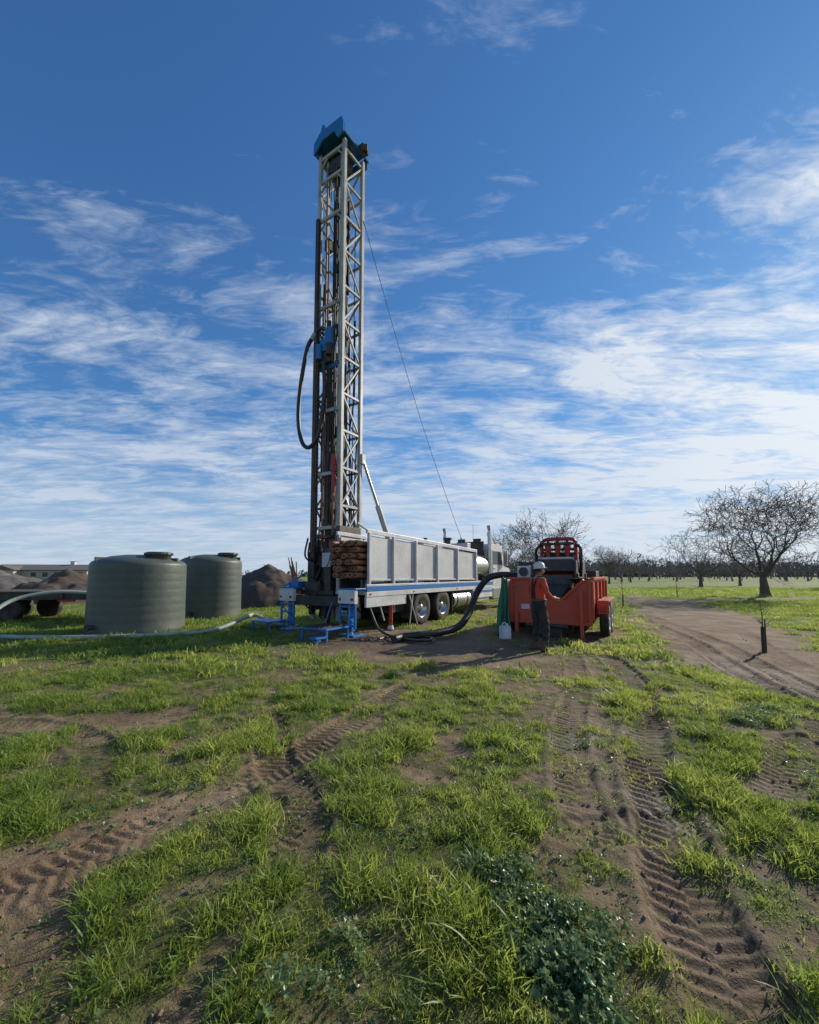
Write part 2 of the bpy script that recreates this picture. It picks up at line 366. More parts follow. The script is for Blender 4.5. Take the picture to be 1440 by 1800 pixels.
tufts=[tuft('tuft_a%d'%i,30,.06,.035,.095,.0055,1.1,i) for i in range(4)]+[tuft('tuft_b%d'%i,30,.08,.012,.045,.0055,1.4,10+i) for i in range(3)]+[tuft('tuft_c%d'%i,55,.22,.04,.11,.013,1.1,20+i) for i in range(3)]
gcol=coll('grass_tufts',tufts)
PT=[];SC=[];ID=[]
def zone(y0,y1,dens,xf0,xm,kinds,smin,smax,power=1.2):
    area=(y1-y0)*( (y0+y1)/2*xf0+xm)*2; n=int(area*dens)
    y=np.random.uniform(y0,y1,n*2); w=y*xf0+xm; x=np.random.uniform(-1,1,n*2)*(y1*xf0+xm); k=np.abs(x)<w; x,y=x[k][:n],y[k][:n]
    z,g,d,t,_,_,wt=terrain(x,y)
    lush=ss(-.3,.4,fbm(x*1.7,y*1.7,4,77))
    p=np.clip(g,0,1)**power
    sparse=.07*(1-t)*(d<.97)
    keep=np.random.rand(len(x))<np.maximum(p,sparse); x,y,z,g,lush=x[keep],y[keep],z[keep],g[keep],lush[keep]
    PT.append(np.stack([x,y,z],1)); s=np.random.uniform(smin,smax,len(x))*(.45+.3*g+.75*lush); SC.append(s)
    ch=np.array(kinds)[np.random.randint(0,len(kinds),len(x))]
    lo=(g<.45)|(np.random.rand(len(x))<.85*(1-lush)); 
    if kinds[0]<7: ch=np.where(lo,np.random.randint(4,7,len(x)),ch)
    ID.append(ch)
zone(1.0,3.2,410,1.1,.8,[0,1,2,3],.6,1.15)
zone(3.2,6.5,240,1.1,.8,[0,1,2,3],.75,1.25)
zone(6.5,12,95,1.1,1,[0,1,2,3,7],.85,1.3)
zone(12,24,16,1.1,1,[7,8,9],.8,1.35)
zone(24,48,3.4,1.1,1,[7,8,9],1.1,2.)
pts=np.concatenate(PT); sc=np.concatenate(SC); idx=np.concatenate(ID)
def clear(pts):
    x,y=pts[:,0],pts[:,1]; k=np.ones(len(x),bool)
    for cx,cy,r in((-7.6,11.4,1.2),(-7.45,15,1.2)): k&=np.hypot(x-cx,y-cy)>r
    return k
k=clear(pts); pts,sc,idx=pts[k],sc[k],idx[k]
rot=np.random.uniform(-.2,.2,(len(pts),3)); rot[:,2]=np.random.uniform(0,6.28,len(pts))
scatter('grass',pts,rot,sc,idx,gcol)
weeds=[weed('weed_%d'%i,26,.085,40+i,.085,.017) for i in range(3)]+[weed('weed_s%d'%i,12,.06,50+i,.03,.011) for i in range(2)]
wcol=coll('weed_plants',weeds)
wx=[];wy=[]
def wz(cx,cy,rx,ry,n):
    a=np.random.uniform(0,6.28,n); r=np.sqrt(np.random.rand(n))*(1+.3*np.sin(a*3)+.2*np.sin(a*5+1)); wx.append(cx+rx*r*np.cos(a)); wy.append(cy+ry*r*np.sin(a))
wz(.60,1.75,.20,.30,52); wz(.48,2.15,.16,.18,14); wz(3.9,4.5,.8,.4,36); wz(3.0,3.0,.4,.5,14); wz(2.1,1.6,.3,.3,8); wz(-.2,1.7,.5,.4,5)
nb=sum(len(a) for a in wx)
wz(0,4,4.8,2.8,420); wz(0,2.3,2.4,.9,120)
wx=np.concatenate(wx); wy=np.concatenate(wy); wzz,wg,wd,wt_,_,_,_=terrain(wx,wy)
big=(np.arange(len(wx))<nb)
k=(wt_<.5); wx,wy,wzz,big=wx[k],wy[k],wzz[k],big[k]; nW=len(wx)
ra=np.random.uniform(-.15,.15,(nW,3)); ra[:,2]=np.random.uniform(0,6.28,nW)
scatter('weeds',np.stack([wx,wy,wzz],1),ra,np.random.uniform(.7,1.25,nW),np.where(big,np.random.randint(0,3,nW),np.random.randint(3,5,nW)),wcol)
def clod(name,seed):
    rnd=random.Random(seed); mb=MB()
    vs=[];fs=[];n=6
    for j,ph_ in enumerate((-1.2,-.5,.2,.9)):
        for i in range(n):
            a=2*math.pi*i/n; r=math.cos(ph_)*rnd.uniform(.7,1.15); vs.append((r*math.cos(a),r*math.sin(a)*.85,math.sin(ph_)*.5*rnd.uniform(.8,1.2)))
    for j in range(3):
        for i in range(n): fs.append((j*n+i,j*n+(i+1)%n,(j+1)*n+(i+1)%n,(j+1)*n+i))
    fs.append(tuple(range(18,24))); mb.add(vs,fs,'clod',False); o=mb.obj(name,fix=False); COL.objects.unlink(o); return o
M['clod']=paint('soil_clod',(.28,.19,.12),.95,dirt=(.16,.11,.07),amt=.7,scale=30,bump=0)
ccol=coll('clods',[clod('clod_%d'%i,i) for i in range(3)])
n=11000; cy=np.random.uniform(1,1.0+np.random.rand(n)*11,n); cx=np.random.uniform(-1.1,1.1,n)*(cy+.8); cz,cg,cdirt,ctm,_,_,_=terrain(cx,cy); k=(cg<.6)
cx,cy,cz=cx[k],cy[k],cz[k]; n=len(cx)
scatter('soil_clods',np.stack([cx,cy,cz-.002],1),np.random.uniform(0,6.28,(n,3)),np.random.uniform(.1,1,n)**4*.017+.003,np.random.randint(0,3,n),ccol)

# ---------------------------------------------------------------- bare trees
def bare_tree(seed,H,matk='bark',depth=7,spread=1.,tr=.2,sides=5,trunk=1.3,rmin=.010):
    rnd=random.Random(seed); mb=MB()
    def branch(p,d,L,r,lev):
        nseg=4 if lev<3 else 3; pts=[p]; rs=[r]; dd=d.copy()
        for i in range(nseg):
            j=.05 if lev==0 else .11+.025*lev
            dd=(dd+Vector((rnd.gauss(0,j),rnd.gauss(0,j),rnd.gauss(0,j)+(.09 if lev<4 else .02)))).normalized()
            p=p+dd*(L/nseg); pts.append(p); rs.append(max(rmin,r*(1-.38*(i+1)/nseg)))
        mb.tube(pts,rs,matk,n=max(3,sides-lev//2),caps=False)
        if lev>=depth: return
        k=3 if (lev==0 or rnd.random()<.42) else 2
        if lev==0: k=5
        a0=rnd.uniform(0,6.28)
        for i in range(k):
            a=a0+i*6.283/k+rnd.uniform(-.3,.3); tilt=rnd.uniform(.6,.95)*spread if lev==0 else rnd.uniform(.3,.75)
            q=dd.orthogonal().normalized(); q2=dd.cross(q)
            nd=(dd*math.cos(tilt)+(q*math.cos(a)+q2*math.sin(a))*math.sin(tilt)).normalized()
            branch(p,nd,L*rnd.uniform(.66,.9) if lev>0 else L0*rnd.uniform(.9,1.2),rs[-1]*(.70 if k==2 else .62),lev+1)
        if lev>0:
            for i in range(3 if lev>1 else 2):
                t=pts[rnd.randint(1,nseg-1)]; q=Vector((rnd.gauss(0,1),rnd.gauss(0,1),rnd.gauss(.4,1))).normalized()
                if lev+2<=depth: branch(t,(dd*.5+q).normalized(),L*rnd.uniform(.35,.65),rs[-1]*.42,min(depth,lev+3))
    L0=H*.26
    mb.tube([(0,0,-.15),(0,0,.12),(0,0,.3)],[tr*1.5,tr*1.15,tr],matk,n=8,caps=False)
    branch(Vector((0,0,.25)),Vector((rnd.uniform(-.06,.06),rnd.uniform(-.06,.06),1)).normalized(),trunk,tr,0)
    return mb
def place_tree(o,x,y,H,rz,xyf=1.0):
    zs=max(v.co.z for v in o.data.vertices); s=H/zs; o.location=(x,y,0); o.scale=(s*xyf,s*xyf,s); o.rotation_euler=(0,0,rz)
tm_=bare_tree(31,7.5,'bark',7,1.12,.25,7,1.3,.011).obj('almond_tree',fix=False); meA=tm_.data
place_tree(tm_,24.6,28.5,8.2,.6,1.4)
meB=bare_tree(12,6.5,'bark',6,1.,.22,6,1.4,.014).obj('almond_tree',fix=False)
place_tree(meB,34.0,48,8.,1.,1.2)
meC=bare_tree(25,6.5,'bark',6,.85,.2,6,1.3,.014).obj('almond_tree',fix=False)
place_tree(meC,13.8,40,8.0,2.,1.1)
src=[meA,meB.data,meC.data]
for i,(x,y,H) in enumerate([(45,56,7.5),(20,62,6.0),(50,46,7),(27,76,6.5),(11.2,45,6.8),(33,68,6.5),(43,80,7)]):
    o=bpy.data.objects.new('almond_tree',src[(i+1)%3]); COL.objects.link(o); place_tree(o,x,y,H,i*1.7,1.1)
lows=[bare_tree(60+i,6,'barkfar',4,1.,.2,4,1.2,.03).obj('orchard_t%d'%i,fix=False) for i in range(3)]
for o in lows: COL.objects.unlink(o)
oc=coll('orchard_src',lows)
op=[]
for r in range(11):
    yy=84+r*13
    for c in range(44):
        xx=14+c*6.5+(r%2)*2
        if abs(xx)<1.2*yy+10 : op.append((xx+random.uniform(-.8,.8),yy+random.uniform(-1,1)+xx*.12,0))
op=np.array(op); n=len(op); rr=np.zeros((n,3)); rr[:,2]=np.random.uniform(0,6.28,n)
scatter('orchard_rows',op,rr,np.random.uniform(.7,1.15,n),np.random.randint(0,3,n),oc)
M['hazyleaf']=paint('far_foliage_haze_tint',(.15,.16,.165),.95,dirt=(.20,.20,.20),amt=.9,scale=.25,bump=0)  # distance haze is painted into this foliage colour as a paler blue-grey
def treeline(name,path,hmin,hmax,seed,sz,q=90):
    rnd=random.Random(seed); mb=MB()
    for (x0,y0,x1,y1,n) in path:
        for i in range(n):
            t=rnd.random(); cx=x0+(x1-x0)*t; cy=y0+(y1-y0)*t+rnd.uniform(-6,6); H=rnd.uniform(hmin,hmax)*(1.5 if rnd.random()<.05 else 1); W=H*rnd.uniform(.35,.7)
            mb.cyl((cx,cy,0),(cx,cy,H*.6),.2,'hazyleaf',4,.1,False)
            for j in range(q):
                u=rnd.random(); a=rnd.uniform(0,6.28); rr=W*math.sqrt(rnd.random())*math.sin(math.pi*min(1,.2+u*.8))**.6
                p=Vector((cx+rr*math.cos(a),cy+rr*math.sin(a),H*u)); s=sz*rnd.uniform(.4,1.2)
                R=Euler((rnd.uniform(0,6),rnd.uniform(0,6),rnd.uniform(0,6))).to_matrix()
                mb.add([p+R@Vector(v)*s for v in((-1,-.4,0),(1,-.3,.2),(.3,.6,-.3))],[(0,1,2)],'hazyleaf')
    return mb.obj(name,fix=False)
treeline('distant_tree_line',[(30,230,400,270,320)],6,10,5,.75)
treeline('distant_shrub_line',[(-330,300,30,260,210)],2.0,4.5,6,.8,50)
def sapling(name,x,y,H,seed,gh=.45,gr=.05):
    rnd=random.Random(seed); mb=MB()
    mb.cyl((0,0,-.1),(0,0,gh),gr,'stake',10,gr*.85); mb.beam((gr+.015,0,-.1),(gr+.03,.01,gh*1.3),.02,.025,'wood')
    mb.tube([(0,0,gh),(.01,0,H*.7),(.0,.02,H)],[.014,.01,.004],'bark',5)
    for i in range(11):
        z=gh*.9+(H-gh)*rnd.random(); a=rnd.uniform(0,6.28); l=rnd.uniform(.1,.3)*H; p=Vector((0,0,z)); q=p+Vector((math.cos(a),math.sin(a),.9))*l*.6; mb.tube([p,(p+q)/2+Vector((0,0,-.02)),q],[.006,.005,.002],'bark',4)
    o=mb.obj(name); o.location=(x,y,0); return o
sapling('sapling',7.1,8.35,1.0,1,.5,.035); sapling('sapling',9.7,18.8,1.6,2,.5,.018); sapling('sapling',17.5,27,1.9,3,.4,.018)

# ---------------------------------------------------------------- piles, houses, poles
def pile(name,x,y,rx,ry,h,k,seed):
    n=70; vs=[];fs=[]
    gxx,gyy=np.meshgrid(np.linspace(-1,1,n),np.linspace(-1,1,n)); r=np.hypot(gxx,gyy)
    base=np.clip(1-r*(1+.25*fbm(gxx*1.5+seed,gyy*1.5,2,seed)),0,1)
    zz=h*base**.8+h*.22*fbm(gxx*2.5+seed,gyy*2.5,4,seed)*ss(0,.25,base)+.05*fbm(gxx*14,gyy*14,3,seed)*ss(0,.1,base)-.06
    mb=MB(); vs=[(gxx[i,j]*rx,gyy[i,j]*ry,float(zz[i,j])) for i in range(n) for j in range(n)]
    fs=[(i*n+j,i*n+j+1,(i+1)*n+j+1,(i+1)*n+j) for i in range(n-1) for j in range(n-1)]
    mb.add(vs,fs,k,True); o=mb.obj(name,fix=False); o.location=(x,y,0); return o
pile('soil_pile',-7.2,21,3.5,2.8,2.1,'brownpile',2)
pile('soil_pile',-19.5,23.5,3.4,3,1.9,'brownpile',4)
pile('gravel_pile',-26,26,5,3.5,1.9,'gravel',6)
pile('soil_pile',-23,33,6,4,2.,'brownpile',8)
pile('soil_pile',-12.5,32,4,3,1.4,'brownpile',9)
def house(x,y,w,d,h,rz,ch=True):
    e=empty('stucco_house',(x,y,0),rz)
    mb=MB(); mb.bb(-w/2,w/2,-d/2,d/2,0,h,'stucco'); mb.obj('walls',e)
    mb=MB(); R=h+1.6
    mb.prism([(-w/2-.6,-d/2-.6,h),(w/2+.6,-d/2-.6,h),(w/2-3,0,R),(-w/2+3,0,R)],(0,0,.12),'roof')
    mb.prism([(-w/2-.6,d/2+.6,h),(w/2+.6,d/2+.6,h),(w/2-3,0,R),(-w/2+3,0,R)],(0,0,.12),'roof')
    mb.prism([(w/2+.6,-d/2-.6,h),(w/2+.6,d/2+.6,h),(w/2-3,0,R)],(0,0,.11),'roof')
    mb.prism([(-w/2-.6,-d/2-.6,h),(-w/2-.6,d/2+.6,h),(-w/2+3,0,R)],(0,0,.11),'roof')
    mb.prism([(-w*.28,-d/2-2.5,h),(-w*.05,-d/2-2.5,h),(-w*.165,-d/2-2.5,h+1.3)],(0,d/2+2.5,0),'roof'); mb.obj('roof',e)
    mb=MB(); mb.bb(-w*.26,-w*.07,-d/2-2.3,-d/2,0,h-.01,'stucco')
    mb.obj('wing',e)
    mb=MB()
    for i in range(5):
        xx=w*(.02+.1*i); mb.bb(xx,xx+1.3,-d/2-.05,-d/2+.02,.9,2.1,'glass'); mb.bb(xx-.08,xx+1.38,-d/2-.03,-d/2+.01,.82,.9,'white')
    mb.bb(-w*.45,-w*.45+2.4,-d/2-.05,-d/2+.02,0,2.2,'white'); mb.obj('windows',e)
    mb=MB(); mb.bb(w*.22,w*.22+1.1,-.5,.5,R-1,R+.9,'white'); mb.bb(w*.22-.1,w*.22+1.2,-.6,.6,R+.9,R+1.05,'roof'); mb.obj('chimney',e)
house(-106,120,30,13,2.7,.1); house(-150,135,24,12,2.7,-.1)
def pole(x,y,H):
    mb=MB(); mb.cyl((0,0,-.3),(0,0,H),.16,'wood',8,.11); mb.beam((-1.1,0,H-.6),(1.1,0,H-.6),.1,.1,'wood')
    for q in(-1,-.4,.4,1): mb.cyl((q,0,H-.55),(q,0,H-.35),.05,'grey',6)
    o=mb.obj('utility_pole'); o.location=(x,y,0)
pole(-105,255,8); pole(-92,260,8); pole(135,215,9)

# ---------------------------------------------------------------- water tanks
def tank(x,y,R,H,la,k='tank'):
    e=empty('water_tank',(x,y,0),la); mb=MB()
    prof=[(0,0),(R*1.0,.0),(R*1.012,.06),(R,.12)]
    for i in range(1,9):
        zz=.12+(H-.12)*i/8; rr=R*(1-.012*i/8); prof+=[(rr+.0015,zz-.05),(rr-.0015,zz-.02),(rr,zz)]
    prof+=[(R*.975,H+.04),(R*.94,H+.09),(R*.82,H+.16),(R*.6,H+.24),(R*.3,H+.29),(.0,H+.30)]
    mb.lathe(prof,(0,0,0),(0,0,1),k,64); mb.obj('shell',e)
    mb=MB(); mb.lathe([(.30,H+.06),(.30,H+.27),(.33,H+.27),(.33,H+.34),(.28,H+.36),(0,H+.37)],(R*.6,0,0),(0,0,1),k,32)
    for i in range(12):
        a=i*math.pi/6; mb.box((R*.6+.335*math.cos(a),.335*math.sin(a),H+.305),(.03,.03,.06),k,Matrix.Rotation(a,3,'Z'))
    mb.obj('manway_lid',e)
    mb=MB()
    for a in (0.3,2.4,4.5): 
        mb.box((R*.84*math.cos(a),R*.84*math.sin(a),H+.15),(.22,.08,.10),k,Matrix.Rotation(a,3,'Z'))
    mb.cyl((0,-R+.02,.22),(0,-R-.12,.22),.06,'frame',12); mb.cyl((0,-R-.1,.22),(0,-R-.16,.22),.085,'frame',12)
    mb.obj('fittings',e); return e
tank(-7.55,11.5,1.16,1.80,-.35); tank(-7.3,15.1,1.06,1.98,-.1)
mb=MB(); mb.tube(crom([(-9.6,12.9,.95),(-10.6,12.3,1.02),(-11.3,11.7,.8),(-11.3,11.0,.3),(-10.6,10.2,.08),(-9.2,9.75,.08),(-7.4,9.75,.08),(-6.2,10.1,.08),(-5.2,10.9,.08),(-4.75,11.9,.3),(-4.6,12.3,.35),(-4.0,12.2,.1),(-3.6,12.0,.08),(-3.2,11.9,.06)],8),.055,'palehose',10); mb.obj('water_hose')
e=empty('flatbed_trailer',(-12.4,13.4,0),math.radians(5)); mb=MB()
mb.bb(-4.5,2.6,-.05,.05,.72,.95,'frame'); mb.bb(-4.5,2.6,1.85,1.95,.72,.95,'frame')
for i in range(24): mb.bb(-4.5+.296*i,-4.5+.296*i+.28,-.08,1.98,.955,1.0,'wood')
for i in range(8): mb.bb(-4.4+i*.95,-4.33+i*.95,.05,1.85,.74,.9,'frame')
for i in range(7): mb.bb(-4.2+i*1.05,-4.12+i*1.05,-.12,-.05,.78,.92,'steel')
mb.bb(2.6,2.68,-.1,2.,.6,.95,'steel'); mb.bb(2.45,2.6,.2,.3,.1,.72,'frame'); mb.bb(2.6,3.9,.9,1.0,.62,.74,'frame')
mb.bb(1.0,1.5,-.12,-.06,.66,.72,'redlight'); mb.obj('deck',e,.006)
mb=MB()
for wx_ in(-1.6,-.6):
    for wy_ in(-.02,1.92): mb.lathe([(.0,-.1),(.2,-.1),(.24,-.12),(.36,-.12),(.4,-.08),(.4,.08),(.36,.12),(.24,.12),(.2,.1),(0,.1)],(wx_,wy_+(.15 if wy_<1 else -.15),.4),(0,1,0),'rubber',28)
mb.obj('wheels',e)

def wheel(mb,c,ax,R=.52,W=.28,rim='alu',deep=True,sign=1):
    h=W/2; k=R/.52
    mb.lathe([(.29*k,-h*.9),(.33*k,-h),(.45*k,-h),(.505*k,-h*.85),(.52*k,-h*.6),(.52*k,h*.6),(.505*k,h*.85),(.45*k,h),(.33*k,h),(.29*k,h*.9)],c,ax,'rubber',40)
    c=Vector(c); A=Vector(ax).normalized(); Rm=A.to_track_quat('Z','Y').to_matrix()
    for i in range(36):
        a=2*math.pi*i/36
        for s_ in(-1,1):
            p=c+Rm@Vector((.518*k*math.cos(a+.04*s_),.518*k*math.sin(a+.04*s_),s_*h*.45))
            mb.box(p,(.016,.035,h*.7),'rubber',Rm@Matrix.Rotation(a,3,'Z'))
    d=-.07 if deep else .0
    o=sign
    pr=[(.295*k,h*.92),(.27*k,h*.8),(.255*k,h*.2+d),(.19*k,h*.1+d),(.12*k,h*.3+d),(.10*k,h*.3+d),(.095*k,h*.9+d*.4),(.07*k,h*1.0+d*.4),(0,h*1.02+d*.4)]
    mb.lathe([(r,z*o) for r,z in pr],c,ax,rim,32)
    for i in range(10):
        a=2*math.pi*i/10; p=c+Rm@Vector((.15*k*math.cos(a),.15*k*math.sin(a),(h*.22+d)*o)); mb.cyl(p,p+A*o*.04,.014,'steel',6)
    mb.lathe([(.29*k,-h*.9*o),(.2*k,-h*.3*o),(0,-h*.3*o)],c,ax,'steel',24)

# ---------------------------------------------------------------- drilling rig truck
T=empty('drilling_rig_truck',(-2.35,10.93,0),math.radians(-33))
mx0,mx1,my0,my1=-1.03,-.03,.72,1.57
mb=MB(); ZT=14.85
for x in(mx0,mx1):
    for y in(my0,my1): mb.bb(x-.055,x+.055,y-.055,y+.055,.25,ZT,'cream')
NL=13; st=(14.6-1.3)/(NL-1); lv=[1.3+st*i for i in range(NL)]
for i,zl in enumerate(lv):
    zn=zl+st
    for x in(mx0,mx1):
        mb.bb(x-.03,x+.03,my0+.055,my1-.055,zl-.035,zl+.035,'cream')
        if i<NL-1:
            a,b_=(my0+.05,my1-.05) if i%2 else (my1-.05,my0+.05)
            mb.beam((x,a,zl+.03),(x,b_,zn-.03),.05,.05,'cream')
            if zl<5.5: mb.beam((x+.004,b_,zl+.03),(x+.004,a,zn-.03),.045,.045,'cream')
    mb.bb(mx0+.055,mx1-.055,my1-.03,my1+.03,zl-.033,zl+.033,'cream')
    if i<NL-1:
        a,b_=(mx0+.05,mx1-.05) if i%2 else (mx1-.05,mx0+.05)
        mb.beam((a,my1,zl+.03),(b_,my1,zn-.03),.05,.05,'cream')
for zl in(14.7,13.9,12.6,9.7,6.4,4.5,2.9):
    mb.bb(mx0+.055,mx1-.055,my0-.035,my0+.035,zl-.05,zl+.05,'cream')
    mb.beam((mx0+.05,my0,zl-.3),(mx0+.3,my0,zl-.02),.04,.04,'cream'); mb.beam((mx1-.05,my0,zl-.3),(mx1-.3,my0,zl-.02),.04,.04,'cream')
mb.bb(mx0-.02,mx0+.10,my0-.16,my0-.06,.4,12.6,'steel'); mb.bb(mx1-.22,mx1-.16,my0+.06,my0+.16,1.0,14.6,'cream')
mb.bb(mx0+.2,mx0+.26,my0+.06,my0+.16,1.0,14.6,'cream')
mb.obj('mast_lattice',T,.006)
mb=MB()
for i in range(7):
    xx=-.50+.055*i; mb.cyl((xx,.98+(i%2)*.06,10.2),(xx,.98+(i%2)*.06,13.2),.030,'frame',10)
mb.bb(-.54,-.13,1.08,1.12,10.1,13.2,'frame'); mb.bb(-.54,-.13,.92,.95,10.4,10.5,'steel'); mb.bb(-.54,-.13,.92,.95,12.6,12.7,'steel')
mb.cyl((-.66,.86,.3),(-.66,.86,8.0),.062,'steel',12)
for z0 in(2.9,5.2,7.4): mb.cyl((-.66,.86,z0),(-.66,.86,z0+.3),.08,'steel',12)
mb.cyl((-.86,1.2,1.2),(-.86,1.2,9.2),.08,'steel',14); mb.cyl((-.86,1.2,9.2),(-.86,1.2,13.3),.04,'alu',12)
mb.cyl((-.32,1.2,1.2),(-.32,1.2,7.2),.08,'frame',14); mb.cyl((-.32,1.2,7.2),(-.32,1.2,13.3),.04,'steel',12)
mb.cyl((-.42,.8,1.2),(-.42,.8,14.4),.022,'steel',8); mb.cyl((-.5,.8,1.2),(-.5,.8,14.4),.018,'frame',8); mb.cyl((-.78,.78,1.2),(-.78,.78,14.4),.025,'rust',8)
rnd=random.Random(4)
for i in range(14):
    xx=rnd.uniform(-.95,-.1); yy=rnd.uniform(.8,1.5); mb.cyl((xx,yy,rnd.uniform(1,3)),(xx+rnd.uniform(-.03,.03),yy,rnd.uniform(12,14.6)),.015,'frame',5)
for i in range(12):
    xx=rnd.uniform(-.97,-.08); yy=rnd.uniform(.75,1.5); z1=rnd.uniform(5,13)
    P_=[(xx,yy,1.0)]; zq=1.0
    while zq<z1: zq+=1.2; P_.append((xx+rnd.uniform(-.08,.08),yy+rnd.uniform(-.05,.05),zq))
    mb.tube(crom(P_,4),.024,'hose',6)
for i in range(75): mb.box((-.92,.66,1.2+i*.1),(.05,.05,.06),'steel')
mb.cyl((-.95,.62,.9),(-.95,.62,8.3),.03,'rust',8)
for z0 in (3.3,5.8,9.0,11.0): mb.box((-.35,1.0,z0),(.35,.25,.28),'frame'); mb.box((-.85,.95,z0+.9),(.2,.2,.35),'steel')
mb.obj('mast_inner',T)
C0=14.78
def cz_(t): return C0+t
mb=MB()
mb.prism([(mx0-.12,my0-.22,cz_(0)),(mx0-.12,my0-.22,cz_(.38)),(mx0+.15,my0-.22,cz_(.62)),(mx1+.05,my0-.22,cz_(.62)),(mx1+.12,my0-.22,cz_(.40)),(mx1+.12,my0-.22,cz_(.12)),(mx1-.1,my0-.22,cz_(.0)),(mx1-.25,my0-.22,cz_(.3)),(mx0+.25,my0-.22,cz_(.3))],(0,.06,0),'blue')
mb.bb(mx0-.12,mx0-.06,my0-.155,my1+.2,cz_(.02),cz_(.38),'blue'); mb.bb(mx1+.06,mx1+.12,my0-.155,my1+.2,cz_(.16),cz_(.40),'blue')
mb.prism([(mx0-.12,my0-.155,cz_(.385)),(mx0+.15,my0-.155,cz_(.62)),(mx1+.05,my0-.155,cz_(.62)),(mx1+.12,my0-.155,cz_(.405))],(0,my1+.3-my0,0),'blue')
mb.prism([(mx0+.15,my0-.2,cz_(.62)),(mx0+.22,my0-.2,cz_(.86)),(mx0+.30,my0-.2,cz_(.82)),(mx0+.40,my0-.2,cz_(.62))],(0,.3,0),'blue')
mb.bb(mx0-.05,mx1+.05,my1+.16,my1+.22,cz_(.0),cz_(.38),'blue')
mb.bb(mx1+.12,mx1+.3,my0+.5,my0+.8,cz_(.1),cz_(.28),'steel'); mb.cyl((mx1+.3,my0+.65,cz_(.1)),(mx1+.3,my0+.65,cz_(.3)),.06,'steel',12)
mb.obj('crown_block',T,.01)
mb=MB()
for xx in(-.8,-.62,-.45,-.28): mb.lathe([(.0,-.03),(.2,-.03),(.27,-.035),(.24,0),(.27,.035),(.2,.03),(0,.03)],(xx,1.0,cz_(.05)),(1,0,0),'steel',24)
mb.cyl((mx0,1.0,cz_(.05)),(mx1,1.0,cz_(.05)),.05,'steel',10); mb.bb(-.85,-.2,.8,1.3,cz_(-.6),cz_(-.2),'frame')
for i in range(14): mb.cyl((-.88+.055*i,.8+.03*(i%3),cz_(-1.0-.14*(i%5))),(-.85+.055*i,.85,cz_(0)),.018,'frame',5)
mb.obj('sheaves',T)
mb=MB()
mb.bb(-.9,-.42,.66,1.02,7.9,8.25,'steel'); mb.bb(-.84,-.46,.62,.98,8.25,8.65,'blue'); mb.cyl((-.66,.84,8.65),(-.66,.84,9.05),.1,'blue',14); mb.cyl((-.66,.84,9.0),(-.66,.84,9.3),.05,'steel',10)
mb.cyl((-.84,.6,8.0),(-.84,.6,8.45),.1,'blue',14); mb.cyl((-.45,.6,8.05),(-.45,.6,8.4),.09,'steel',14); mb.bb(-1.0,-.06,.78,.9,7.75,7.9,'blue'); mb.cyl((-.66,.86,7.3),(-.66,.86,7.9),.09,'steel',14)
mb.bb(-.6,-.35,.55,.7,8.4,8.9,'blue')
mb.obj('rotary_head',T,.012)
mb=MB(); mb.tube(crom([(-.66,.7,8.95),(-.85,.62,9.0),(-1.05,.58,8.82),(-1.32,.55,8.45),(-1.58,.55,7.3),(-1.64,.55,6.3),(-1.45,.55,5.55),(-1.1,.55,5.35),(-.78,.58,5.75),(-.62,.62,6.9),(-.66,.62,7.9)],8),.062,'hose',12)
mb.cyl((-1.0,.585,8.88),(-1.12,.57,8.72),.08,'palehose',12); mb.obj('mud_hose',T)
mb=MB(); mb.cyl((-.2,.62,3.9),(-.2,.62,4.5),.06,'red',12); mb.cyl((-.2,.62,4.5),(-.2,.62,5.0),.1,'red',12,.07); mb.cyl((-.2,.62,1.3),(-.2,.62,3.9),.03,'rust',8); mb.cyl((-.2,.62,5.0),(-.2,.62,12.5),.012,'frame',5)
mb.bb(-.28,-.12,.56,.68,4.55,4.7,'steel'); mb.obj('swivel_tool',T)
mb=MB()
mb.bb(-1.15,.1,.35,1.8,.98,1.1,'steel'); mb.bb(-.95,-.35,.3,.7,1.1,1.35,'steel'); mb.cyl((-.66,.86,.35),(-.66,.86,1.4),.16,'steel',16)
mb.bb(-1.0,-.75,.45,.75,1.35,2.2,'frame'); mb.bb(-.3,-.05,.4,.7,1.1,2.3,'steel'); mb.bb(-.34,-.02,.36,.4,1.75,2.15,'grey')
for i in range(6): mb.cyl((-.3+.045*i,.34,2.3),(-.3+.045*i,.26,2.55),.009,'frame',6); mb.cyl((-.3+.045*i,.25,2.54),(-.3+.045*i,.245,2.58),.018,'red',8)
for i in range(40):
    a=(rnd.uniform(-1.1,.25),rnd.uniform(.3,1.6),rnd.uniform(.9,2.6)); b2=(a[0]+rnd.uniform(-.3,.3),a[1]+rnd.uniform(-.1,.4),a[2]-rnd.uniform(.3,.9)); c2=((a[0]+b2[0])/2+rnd.uniform(-.2,.2),a[1]-.12,(a[2]+b2[2])/2-.15)
    mb.tube(crom([a,c2,b2],5),rnd.choice([.015,.02,.028]),'hose',6)
for i in range(14):
    mb.box((rnd.uniform(-1.0,.2),rnd.uniform(.5,1.5),rnd.uniform(1.2,2.9)),(rnd.uniform(.1,.3),rnd.uniform(.1,.2),rnd.uniform(.1,.35)),rnd.choice(['steel','frame','steel','cream','rust']))
for i in range(9):
    xx=rnd.uniform(-1.45,-1.05); mb.cyl((xx,.3,1.0),(xx-.15-rnd.random()*.3,.35,1.75+rnd.random()*.3),.018,'rust',6)
mb.bb(.05,.18,.5,1.4,1.1,2.9,'steel'); mb.bb(-1.25,-1.1,1.0,1.4,.5,2.6,'frame')
mb.cyl((-.66,.5,2.6),(-.1,.5,2.6),.05,'steel',8)
mb.obj('mast_base_machinery',T,.006)
mb=MB()
